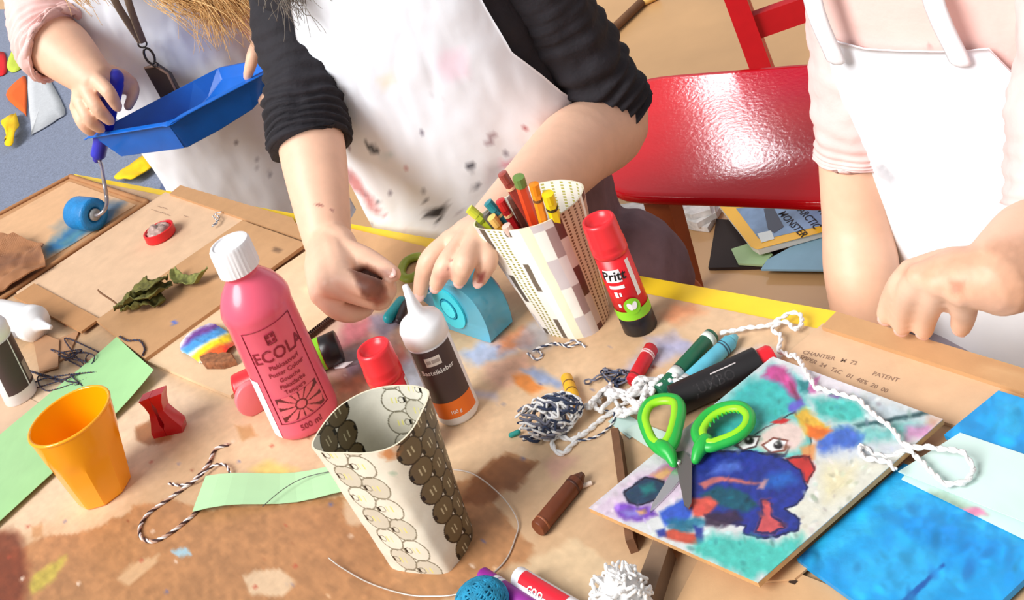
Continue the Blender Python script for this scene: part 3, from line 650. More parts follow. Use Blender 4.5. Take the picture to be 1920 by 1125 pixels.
elLr = WY(92, 70, 2.20); wrLr = WY(176, 148, 2.10); elLl = WY(575, 20, 2.13); wrLl = WY(497, 62, 2.06)
aR = limb([shLr, (shLr + elLr) / 2, elLr, elLr * .62 + wrLr * .38, wrLr], [.058, .054, .053, .050, .034])
aL = limb([shLl, (shLl + elLl) / 2, elLl, elLl * .5 + wrLl * .5, wrLl], [.058, .05, .042, .036, .028])
def JY(*a): return [WY(x, y, Y) for x, y, Y in a]
gLr = [JY((182, 150, 2.075), (203, 172, 2.05), (214, 190, 2.055), (220, 200, 2.06)), JY((160, 165, 2.08), (180, 198, 2.055), (196, 217, 2.06), (206, 226, 2.065)),
       JY((148, 185, 2.09), (164, 217, 2.065), (177, 233, 2.07), (188, 241, 2.075)), JY((144, 200, 2.105), (154, 226, 2.085), (164, 240, 2.085), (172, 246, 2.09)),
       JY((226, 142, 2.13), (246, 158, 2.14), (250, 176, 2.13), (241, 198, 2.12))]
gLl = [JY((486, 78, 2.04), (476, 100, 2.02), (470, 122, 2.015), (465, 140, 2.02)), JY((512, 96, 2.05), (512, 140, 2.03), (508, 170, 2.02), (492, 188, 2.03)), JY((522, 100, 2.05), (528, 150, 2.03), (520, 180, 2.02), (502, 194, 2.03)), JY((532, 105, 2.06), (540, 150, 2.04), (535, 180, 2.03), (520, 190, 2.03))]
(v, f), N_ = fuse([sections(rowsL, fL, grow=-.012), aR, aL] + [ball(WY(205, 160, 2.115), .021, 14, 10), ball(WY(228, 158, 2.135), .018, 14, 10)] + hand(wrLr, gLr, .030, .0125, (.0115, .0105, .0088)) + hand(wrLl, gLl, .027, .012, (.0112, .0102, .0085)) + head_parts(hdL, hfL), .003, 4)
col = paintskin(v); new('body', (v, f), skin, pL, col=col)
head_features(hdL, hfL, pL); nails(gLr[:3], pL); nails(gLl[:1], pL, (.007, .008))
blond = M('blond_hair', (236, 190, 126), rough=.4, var=.35, vscale=120)
hair_cap(hdL, hfL, blond, pL)
strands([[hdL + sideL * .03 - fL * .03, WY(320, -60, 2.06), WY(380, -10, 2.05), WY(404, 20, 2.04), WY(418, 62, 2.03)], [hdL + sideL * .06 - fL * .02, WY(330, -70, 2.06), WY(400, -20, 2.04), WY(440, 15, 2.03), WY(468, 40, 2.03)], [hdL + sideL * .02, WY(290, -50, 2.07), WY(345, -8, 2.05), WY(385, 12, 2.05), WY(405, 52, 2.04)], [hdL + sideL * .07, WY(360, -80, 2.06), WY(430, -25, 2.04), WY(462, 5, 2.03), WY(476, 28, 2.03)]], .0008, blond, pL, 240, .016, seed=3)
strands([[hdL - sideL * .06, WY(100, -60, 2.12), WY(140, -20, 2.10), WY(165, 4, 2.09)], [hdL - sideL * .07 - fL * .03, WY(120, -60, 2.12), WY(160, -25, 2.10), WY(180, 0, 2.09)]], .0010, blond, pL, 60, .009, seed=8)
pink = M('pale_pink_knit', (240, 200, 196), rough=.85, bump=(170, .25), var=.05)
(v, f), n_ = fuse([sections([r for r in rowsL if .5 < r[0] < 1.1], fL, grow=.003)], .006, 2); v = v + n_ * (noise(v, 14., 3) * .012)[:, None]; new('shirt', (v, f), pink, pL)
for a in ((shLr, elLr, wrLr, .16, .070, .066, .064, 2.), (shLl, elLl, wrLl, .45, .068, .058, .050, 3.)):
    o = new('sleeve', sleeve(*a), pink, pL); md = o.modifiers.new('t', 'SOLIDIFY'); md.thickness = .004; md.offset = -1
ap = apron(rowsL, fL, [(.36, -88, 88), (.60, -88, 88), (.70, -80, 80), (.80, -58, 64), (.9, -44, 50), (1.04, -36, 36)], wr=.006, seed=3.)
LL = [([(370, 60), (480, 60), (490, 130), (420, 120), (370, 100)], (206, 204, 212), 20, 16, .4, .1)]
for i in range(26):
    a = rs.uniform([430, 225], [540, 370]); LL.append((ell(a[0], a[1], rs.uniform(.8, 2.5), rs.uniform(.7, 1.6), rs.uniform(0, 180), 8), (70, 70, 90), 1.2, 2, .7))
new('apron', ap, AW, pL, col=paint(PX(ap[0]), (236, 242, 252), LL))
leg_rows = []
P_ = []
for k in (-1, 1):
    h = np.array([cl[0], cl[1] + .03, .46]) + sideL * k * .09; kn = h + fL * .05 + [0, 0, -.02]; an = np.array([h[0], h[1] + .02, .08])
    P_.append(limb([h, (h + an) / 2 + fL * .02, an], [.085, .062, .045]))
    new('shoe', fuse([tube([an + fL * -.05 + [0, 0, -.035], an + fL * .06 + [0, 0, -.04], an + fL * .15 + [0, 0, -.05]], [.042, .04, .03], 14), tube([an, an + [0, 0, -.04]], .04, 12)], .006, 3)[0], MATS['dark_shoe'], pL)
(v, f), n_ = fuse(P_ + [sections([r for r in rowsL if r[0] < .7], fL)], .007, 3); new('trousers', (v, f), M('blue_jeans', (70, 84, 120), rough=.85, var=.15), pL)
# ---------------------------------------------------------------- person on the right
b0 = WY(1738, 200, 1.07); fR = -n3; cr = b0 + n3 * .125; sideR = e3
def rr(z, d, s, a, b): p = cr + n3 * d + e3 * s; return [z, p[0], p[1], a, b]
rowsR = [rr(.42, .05, 0, .18, .14), rr(.55, .035, 0, .175, .135), rr(.66, .015, 0, .150, .122), rr(.78, 0, .005, .136, .113), rr(.90, -.005, .01, .132, .110), rr(1.0, -.01, .01, .13, .10), rr(1.06, -.015, .01, .10, .07), rr(1.10, -.03, 0, .056, .056), rr(1.16, -.05, 0, .052, .052)]
pR = empty('person', (cr[0], cr[1], 0), 'person in a pale pink top and clean white apron at the right table edge', 'person')
hdR = cr - n3 * .10; hdR = np.array([hdR[0], hdR[1], 1.23]); hfR = (fR[0], fR[1], -.5)
s0 = np.array([cr[0], cr[1], .995]) - n3 * .01
shRr = s0 - e3 * .090; shRl = s0 + e3 * .16
elRr = WY(1606, 395, 1.19); wrRr = WY(1625, 640, 1.14); elRl = WY(2010, 420, .93); wrRl = W(1872, 520, .790)
aR = limb([shRr, (shRr + elRr) / 2, elRr, elRr * .5 + wrRr * .5, wrRr], [.034, .032, .034, .036, .028])
aL = limb([shRl, (shRl + elRl) / 2, elRl, elRl * .5 + wrRl * .5, wrRl], [.052, .046, .040, .036, .0275])
gRl = [J((1712, 512, .785), (1690, 535, .772), (1672, 565, .745), (1661, 592, .726)), J((1728, 520, .795), (1706, 548, .775), (1694, 585, .742), (1690, 612, .722)), J((1760, 530, .795), (1745, 562, .770), (1736, 592, .742), (1731, 618, .722)),
       J((1800, 548, .79), (1806, 572, .770), (1806, 592, .75), (1801, 612, .732))]
gRr = [[wrRr + np.array([x, -.03 - k * .01, -.06]), wrRr + np.array([x, -.05, -.09]), wrRr + np.array([x, -.06, -.115]), wrRr + np.array([x, -.065, -.135])] for k, x in enumerate((-.03, -.01, .01, .03))]
(v, f), N_ = fuse([sections(rowsR, fR, grow=-.012), aR, aL] + hand(wrRl, gRl, .027, .0108, (.0100, .0092, .0078)) + hand(wrRr, gRr, .026, .011, (.0095, .0085, .007)) + head_parts(hdR, hfR), .0026, 2)
col = paintskin(v); msk = facing(v, N_, None) & (v[:, 1] < 1.1)
col[msk] = paint(PX(v[msk]), SK, [([(1690, 510), (1800, 470), (1930, 440), (1930, 590), (1830, 585), (1770, 560), (1745, 540)], (206, 150, 118), 14, 10, .6, .1), ([(1778, 525), (1808, 525), (1806, 550), (1785, 552)], (170, 96, 66), 6, 5, .6)])  # shade over the back of the hand, painted brown into the skin
new('body', (v, f), skin, pR, col=col)
head_features(hdR, hfR, pR); nails(gRl, pR)
hair_cap(hdR, hfR, M('brown_hair', (96, 64, 44), rough=.5, var=.3, vscale=200), pR)
(v, f), n_ = fuse([sections([r for r in rowsR if .5 < r[0] < 1.08], fR, grow=.003)], .005, 2); v = v + n_ * (noise(v, 14., 3) * .008)[:, None]
shc = paint(PX(v), (240, 202, 194), [(ell(1615, 100, 14, 8), (216, 90, 110), 5, 6, .9, .3), (ell(1640, 104, 10, 5), (200, 110, 120), 4, 6, .8, .3), (ell(1742, 88, 6, 4), (150, 110, 110), 3, 3, .8)])
new('shirt', (v, f), M('printed_pink_knit', attr=True, rough=.85, bump=(150, .2)), pR, col=shc)
for a in ((shRr, elRr, wrRr, -.16, .040, .035, .036, 2., .25), (shRl, elRl, wrRl, -.02, .062, .056, .052, 3., .25)):
    o = new('sleeve', sleeve(*a), pink, pR); md = o.modifiers.new('t', 'SOLIDIFY'); md.thickness = .004; md.offset = -1
ap = apron(rowsR, fR, [(.40, -92, 92), (.62, -86, 86), (.70, -74, 80), (.78, -56, 44), (.83, -48, 33), (.875, -43, 24)], wr=.0045, seed=9.)
LR = [([(1642, 310), (1655, 303), (1665, 318), (1680, 340), (1670, 350), (1655, 335), (1648, 330)], (196, 200, 210), 4, 7, .8, .2), ([(1606, 285), (1612, 300), (1618, 325), (1600, 328), (1607, 312)], (206, 208, 214), 3, 4, .8, .2),
      ([(1655, 388), (1675, 385), (1672, 400), (1658, 400)], (222, 224, 230), 5, 6, .7)]
new('apron', ap, AW, pR, col=paint(PX(ap[0]), (240, 244, 251), LR))
for k, pa, pb in ((-1, (1590, 104), (1612, -60)), (1, (1818, 76), (1850, -60))):
    a = WY(*pa, 1.075 if k < 0 else .965) ; kk = -.072 if k < 0 else .046; c = cr + fR * .128 + e3 * kk
    a = np.array([c[0], c[1], .868]); b = np.array([*(cr + fR * .125 + e3 * kk * .95)[:2], .96]); c2 = np.array([*(cr + e3 * kk * .9)[:2], 1.075])
    new('neck_strap', tube(spline([a, b, c2], 6), (.010, .003), 8, ref=sideR), MATS['strap_white'], pR)
hipR = np.array([cr[0], cr[1], .46]) + n3 * .05; P_ = []
for k in (-1, 1):
    h = hipR + e3 * k * .09; kn = h + fR * .30 + [0, 0, .02]; an = np.array([kn[0], kn[1], .08]); P_.append(limb([h, (h + kn) / 2, kn, (kn + an) / 2, an], [.08, .072, .06, .052, .042]))
    new('shoe', fuse([tube([an + fR * -.05 + [0, 0, -.035], an + fR * .06 + [0, 0, -.04], an + fR * .15 + [0, 0, -.05]], [.042, .04, .03], 14), tube([an, an + [0, 0, -.04]], .04, 12)], .006, 3)[0], MATS['dark_shoe'], pR)
(v, f), n_ = fuse(P_ + [sections([r for r in rowsR if r[0] < .6], fR)], .007, 3); new('trousers', (v, f), M('grey_trousers', (150, 140, 150), rough=.85, var=.12), pR)
st2 = empty('wooden_stool', (hipR[0], hipR[1], 0), 'plain wooden stool carrying the person at the right table edge', 'stool')
new('seat', lathe([(.001, .36), (.165, .36), (.17, .365), (.17, .376), (.165, .382), (.001, .382)], (hipR[0], hipR[1], 0), n=40), woodleg, st2)
for k in range(4):
    t = math.radians(45 + 90 * k); new('leg', tube([(hipR[0] + math.cos(t) * .11, hipR[1] + math.sin(t) * .11, .362), (hipR[0] + math.cos(t) * .15, hipR[1] + math.sin(t) * .15, .0)], .016, 10, cap=False), woodleg, st2)
# ---------------------------------------------------------------- paint tray, roller, lanyard held by the person on the left
P1, P2, P4 = WY(163, 257, 2.11), WY(304, 234, 1.98), WY(418, 124, 2.17); P3 = P2 + P4 - P1
lx = nrm(P3 - P2); wy = nrm(P1 - P2); dn = -np.cross(lx, wy); dn = dn if dn[2] < 0 else -dn
LL_ = np.linalg.norm(P3 - P2); WW = np.linalg.norm(P1 - P2)
def tp(u, w, d, ins): return P2 + lx * (u * LL_) + wy * (w * WW) + dn * d + lx * (ins * (1 if u < .5 else -1)) * (u in (0., 1.)) + wy * (ins * (1 if w < .5 else -1)) * (w in (0., 1.))
tray = empty('paint_tray', (P1 + P3) / 2 + dn * .06, 'blue plastic paint tray held tilted above the table by the blond person', 'tray')
blue_p = M('blue_plastic', (14, 104, 206), rough=.3, var=.12, vscale=22)
us = [0., .10, .34, .60, .8, 1.]; dp = [.066, .070, .070, .064, .042, .022]; V = []; n = 6
rows_ = []
for i, u in enumerate(us):
    e = .0 ; D = dp[i]; ins = .013
    uu = u * (LL_ - .02) / LL_ + .01 / LL_
    q = [(uu, -.0, 0, -1), (uu, 0., 0, 0), (uu, .10, D, 0), (uu, .90, D, 0), (uu, 1., 0, 0), (uu, 1., 0, 1)]
    for (a, w, d, s) in q:
        x = P2 + lx * (a * LL_ + (.016 if i == 0 and d else 0) - (.014 if i == len(us) - 1 and d else 0)) + wy * (w * WW + s * .011) + dn * (d + (.003 if s else 0)); V.append(x)
F = [(i * n + j, i * n + j + 1, (i + 1) * n + j + 1, (i + 1) * n + j) for i in range(len(us) - 1) for j in range(n - 1)]
# end walls with lips
k = len(V)
for i in (0, len(us) - 1):
    sgn = -1 if i == 0 else 1; b = len(V)
    V += [V[i * n + 0] + lx * sgn * .011 + dn * .003, V[i * n + 1] + lx * sgn * .011 + dn * .003, V[i * n + 4] + lx * sgn * .011 + dn * .003, V[i * n + 5] + lx * sgn * .011 + dn * .003]
    F += [(i * n + 1, i * n + 2, i * n + 3, i * n + 4), (b + 1, i * n + 1, i * n + 4, b + 2), (b, i * n, i * n + 1, b + 1), (b + 2, i * n + 4, i * n + 5, b + 3)]
o = new('tray_body', (V, F), blue_p, tray, smooth=False)
md = o.modifiers.new('s', 'SOLIDIFY'); md.thickness = .003; md.offset = 0; md = o.modifiers.new('b', 'BEVEL'); md.width = .004; md.segments = 3; md.limit_method = 'ANGLE'
for i in range(7):                            # ridges of the roll-off ramp
    u = .63 + .05 * i; d = np.interp(u, us, dp) - .003; a = P2 + lx * u * LL_ + wy * WW * .14 + dn * d; b = a + wy * WW * .72
    new('ridge', tube([a, b], .0022, 8), blue_p, tray)
lt = M('light_blue_paint', (70, 178, 236), rough=.3, var=.2, vscale=40)
def tr_patch(u0, u1, w0, w1): return [P2 + lx * u * LL_ + wy * w * WW + dn * (np.interp(u, us, dp) - .0032) for u, w in ((u0, w0), (u1, w0), (u1, w1), (u0, w1))]
new('wet_paint', prism(tr_patch(.64, .93, .2, .86), -dn * .0012), lt, tray, smooth=False)
rl_ = empty('paint_roller', W(165, 405, TZ), 'small blue foam paint roller on a wire handle resting on the cardboard', 'paint roller')
zc = TZ + .0065
r0 = W(142, 398, zc + .024); r1 = W(196, 405, zc + .024); ra = nrm(r1 - r0)
RR = .0245
new('foam_sleeve', lathe([(.004, 0), (.015, 0), (.0235, .002), (RR, .006), (RR, .050), (.0235, .055), (.012, .056), (.011, .052), (.004, .052)], r0, ra, 32), M('wet_blue_foam', (20, 128, 196), rough=.45, bump=(300, .5, .002), var=.2, vscale=60), rl_)
new('axle_cap', lathe([(.0, .05), (.009, .05), (.009, .058), (.004, .0595), (.0, .0595)], r0, ra, 20), M('grey_plastic', (150, 150, 150), rough=.4), rl_)
ax1 = r0 + ra * .066; wire = spline([r0 + ra * .05, ax1, WY(197, 392, ax1[1]), WY(200, 372, ax1[1] + .03), WY(194, 335, ax1[1] + .06), WY(191, 312, 2.10), WY(184, 292, 2.13), WY(190, 262, 2.14)], 8)
new('wire', tube(wire, .0032, 10), M('steel_wire', (170, 160, 160), rough=.35, metal=.7), rl_)
gripm = M('dark_blue_grip', (52, 56, 196), rough=.4, var=.15, vscale=60)
ga, gb = WY(214, 148, 2.10), WY(183, 296, 2.135)
new('grip', tube(spline([ga, ga * .8 + gb * .2, ga * .5 + gb * .5, ga * .15 + gb * .85, gb], 5), [.017] * 2 + [.0185] * 6 + [.017] * 6 + [.0135] * 5 + [.010, .009], 16), gripm, rl_)
ly = empty('lanyard', WY(270, 90, 2.170), 'grey-brown lanyard with metal clasp hanging from the blond person', 'lanyard')
strap_m = M('lanyard_strap', (126, 108, 92), rough=.8, bump=(300, .4)); met = M('dark_metal', (70, 66, 66), rough=.35, metal=.8)
for a in ([(190, -60, 2.09), (215, 0, 2.10), (240, 42, 2.125), (264, 78, 2.155)], [(225, -60, 2.09), (240, 0, 2.10), (254, 42, 2.125), (268, 78, 2.155)]):
    new('strap', tube(spline([WY(*q) for q in a], 6), (.0062, .0014), 8, ref=(1, 0, .3)), strap_m, ly)
def loopY(cx_, cy_, a, b, ang, Y, r): return tube([WY(x, y, Y) for x, y in ell(cx_, cy_, a, b, ang, 24)], r, 8, cap=False, closed=True)
new('split_ring', loopY(267, 82, 8, 7, 0, 2.168, .0016), met, ly)
new('clasp', loopY(280, 105, 16, 8, 62, 2.165, .0022), met, ly)
new('clasp_ring', loopY(291, 121, 5, 4, 0, 2.162, .0013), met, ly)
pa, pb, pc = WY(272, 132, 2.180), WY(309, 133, 2.0), WY(303, 178, 2.170)
cpx = [(270, 128), (292, 122), (318, 140), (335, 172), (352, 215), (320, 225), (298, 178)]
ph = new('phone_pouch', prism([WY(x, y, 2.180 - .0004 * (x - 270)) for x, y in cpx], nrm([.25, .95, -.1]) * .014, .003), M('brown_black_leather', (58, 44, 40), rough=.35), smooth=False, label='dark leather phone pouch hanging from the lanyard behind the tray', cat='phone pouch')
new('piping', tube([WY(x, y, 2.178 - .0004 * (x - 270)) for x, y in [(272, 127), (292, 124), (314, 138), (330, 170)]], .0022, 8), M('leather_edge', (146, 116, 100), rough=.4), ph)

v, f = ball(W(692, 532, .772), (.017, .013, .012), 30, 20); v = v + normals((v, f)) * (noise(v, 120., 3) * .012)[:, None]
new('bark_piece', (v, f), M('dark_bark', (74, 38, 26), rough=.8, var=.4, vscale=160, bump=(160, .6, .003)), label='dark brown lump gripped in the fist of the black-shirted person', cat='craft scrap')
# ================================================================ cardboard and paper lying on the table
def cboard(px, z, th, layers=(), base=(202, 160, 118), name='cardboard_sheet', label='', nu=46, nv=46, warp=.0, rough=.75, parent=None, cat='cardboard', group=None, mat=None, zf=None, st=0, sk={}, tone=1.):
    (v, f), k = sheet([W(x, y, z + th) for x, y in px], nu, nv, th, zf)
    pv = PX(v); col = paint(pv, base, layers)
    if st: col = strokes(pv, col, st, np.random.RandomState(st), pv.min(0), pv.max(0), **sk)
    col = col * tone * (1 + .07 * noise(v * 1., 60., 4))[:, None]
    return new(name, (v, f), mat or M('cardboard', attr=True, rough=.75, bump=(220, .08), var=.05, vscale=60), parent, smooth=False, col=col, label=label if not parent else None, cat=cat if not parent else None, group=group)
GC = 'cardboard sheets on the table'
z0 = TZ + .0008
dust = [([(-20, 420), (60, 400), (250, 385), (240, 410), (60, 500), (-20, 520)], (224, 186, 146), 20, 16, .5)]
rb = empty('cardboard_tray', W(110, 440, z0), 'shallow cardboard box lid under the blue paint roller', 'cardboard', GC)
smear = [([(84, 466), (120, 432), (170, 404), (210, 400), (205, 418), (180, 432), (120, 462), (90, 474)], (34, 112, 168), 6, 9, .92, .2),
         ([(150, 420), (200, 380), (240, 374), (232, 392), (195, 412)], (60, 96, 130), 8, 9, .8, .2), ([(95, 425), (150, 398), (150, 415), (110, 440)], (120, 140, 150), 8, 10, .5), ([(110, 455), (150, 430), (155, 437), (120, 460)], (120, 170, 160), 5, 5, .6, .2)]
cboard([(-90, 449), (134, 329), (277, 379), (-90, 622)], z0, .003, [], (190, 142, 98), 'base_panel', parent=rb, nu=30, nv=30)
cboard([(-90, 462), (130, 340), (255, 384), (-90, 596)], z0 + .003, .0016, smear, (216, 172, 130), 'inner_panel', parent=rb, nu=90, nv=120)
for a, b in (((-90, 449), (132, 330)), ((134, 331), (275, 378)), ((275, 380), (-90, 620))):
    new('rim', tube([W(*a, z0 + .0048), W(*b, z0 + .0048)], (.0035, .0045), 8), M('cardboard_edge', (176, 124, 80), rough=.8, var=.1), rb)
inkp = [([(294, 386), (330, 389), (360, 405), (352, 408), (318, 396), (292, 390)], (150, 120, 96), 2, 5, .0)]
cboard([(310, 360), (455, 413), (190, 598), (30, 548)], z0, .0040, [([(330, 420), (345, 410), (350, 440), (325, 455)], (190, 150, 120), 10, 10, .4)], (218, 182, 148), label='pale cardboard panel with faint printing behind the dried leaves', group=GC, nu=70, nv=60)
cboard([(338, 347), (548, 408), (574, 452), (452, 412), (318, 361)][:2] + [(574, 450), (318, 363)], z0 + .0041, .0035, [], (192, 146, 102), label='cardboard flap strip along the far table edge', group=GC, nu=40, nv=14)
cboard([(64, 531), (186, 597), (152, 622), (26, 556)], z0 + .0042, .003, [], (186, 136, 90), label='narrow cardboard flap beside the grey glue bottle', group=GC, nu=20, nv=12)
cboard([(180, 600), (454, 413), (574, 456), (272, 672)], z0 + .0042, .0045, [([(320, 603), (330, 600), (332, 608), (324, 610)], (80, 110, 190), 1.5, 2), (ell(520, 470, 8, 4, 20), (50, 34, 26), 2, 4), ([(360, 480), (420, 440), (560, 470), (420, 560)], (206, 160, 116), 14, 12, .6)], (194, 148, 104), label='brown cardboard panel carrying the dried leaves', group=GC, nu=80, nv=60)
s5 = cboard([(270, 674), (574, 470), (662, 556), (432, 742)], z0 + .0004, .004, [([(470, 520), (600, 500), (640, 560), (520, 640)], (232, 204, 170), 20, 16, .6), ([(562, 540), (590, 520), (600, 530), (575, 552)], (246, 222, 180), 6, 6, .7)], (226, 194, 156), label='beige corrugated cardboard panel with serrated edge under the pink bottle', group=GC, nu=70, nv=60)
edm = M('serrated_edge', (70, 40, 26), rough=.8)
P_ = []
for i in range(26):
    t = i / 25; a = W(572 + (655 - 572) * t, 634 + (570 - 634) * t, z0 + .0046); P_.append(box(a, (.0035, .0065, .004), rz=.2))
new('serrations', join(*P_), edm, s5, smooth=False)
cboard([(640, 424), (862, 478), (800, 528), (590, 478)], z0, .0035, [([(650, 440), (700, 435), (690, 470), (640, 470)], (190, 150, 110), 10, 10, .5)], (212, 168, 122), label='cardboard piece in front of the black-shirted person', group=GC, nu=40, nv=30)
for p0, p1, s, sz in (((295, 386), (330, 397), '\u2014\u2014\u2022 \u2022 \u2013', .0085), ((284, 392), (347, 414), '\u2014\u2014\u2014 \u2013 \u2022 \u2022 \u2013 \u2022 \u2013', .0085), ((345, 404), (358, 408), '\u2014\u2013', .0085)):
    new('printing', text_on(ontop(p0, p1, z0 + .0052), s, sz, align='LEFT'), M('faded_ink', (146, 116, 96), rough=.9), [o for o in bpy.data.objects if o.get('label', '').startswith('pale cardboard panel')][0], smooth=False)
# crumpled brown cardboard at the far left
cboard([(-60, 440), (82, 458), (86, 500), (-60, 580)], z0 + .012, .002, [([(-20, 480), (80, 470), (70, 490), (-20, 510)], (120, 76, 50), 6, 10, .7, .2)], (160, 108, 70), label='crumpled dark brown cardboard at the left photo edge', group=GC, nu=50, nv=50, zf=lambda T: noise(T, 22., 3) * .03 + .006)
# right-hand cardboard
rc = cboard([(1543, 606), (1886, 722), (1800, 800), (1440, 692)], z0, .0035, [], (214, 178, 142), label='pale cardboard sheet with printing beyond the clown painting', group=GC, nu=60, nv=40)
for p0, p1, s, sz in (((1505, 660), (1600, 680), 'CHANTIER   M  72', .0062), ((1500, 668), (1640, 724), 'SPIPER  24   TaC   01  48%  20  00', .0062), ((1636, 700), (1680, 712), 'PATENT', .0062)):
    new('printing', text_on(ontop(p0, p1, z0 + .0037), s, sz, align='LEFT'), MATS['faded_ink'], rc, smooth=False)
cboard([(1568, 584), (1990, 712), (1950, 744), (1540, 612)], z0 + .0036, .004, [([(1860, 690), (1905, 700), (1880, 720), (1850, 715)], (222, 186, 140), 8, 8, .5)], (196, 150, 104), label='brown cardboard flap by the hand of the person on the right', group=GC, nu=60, nv=14)
cboard([(1882, 724), (1990, 752), (1960, 830), (1800, 800)], z0 + .0002, .0034, [], (206, 164, 118), label='cardboard corner under the upper blue card', group=GC, nu=20, nv=20)
lc = cboard([(1330, 1010), (1640, 1130), (1560, 1230), (1240, 1180)], z0, .0035, [], (206, 164, 120), label='cardboard sheet with a slot at the bottom edge of the photo', group=GC, nu=30, nv=30)
new('slot', flat([(1484, 1086), (1496, 1090), (1490, 1096), (1478, 1092)], z0 + .0036, .0004), M('slot_dark', (50, 34, 26)), lc, smooth=False)
cboard([(1430, 1090), (1700, 862), (1735, 880), (1490, 1085)], z0 + .0037, .0015, [], (214, 170, 124), label='cardboard strip between the clown painting and the blue card', group=GC, nu=30, nv=10)
# dark cardboard strips standing under the painting
stripm = M('dark_cardboard_edge', (116, 78, 52), rough=.8, var=.2, vscale=80)
new('cardboard_strip', flat([(1154, 826), (1168, 824), (1198, 1034), (1183, 1039)], z0, .012), stripm, smooth=False, label='narrow dark cardboard strip running under the clown painting', cat='cardboard strip', group='cardboard strips')
new('cardboard_strip', flat([(1238, 1038), (1268, 1048), (1236, 1150), (1196, 1150)], z0, .014), M('grey_brown_board', (126, 100, 78), rough=.7, var=.15, vscale=50), smooth=False, label='grey-brown board strip beside the white pompom', cat='cardboard strip', group='cardboard strips')
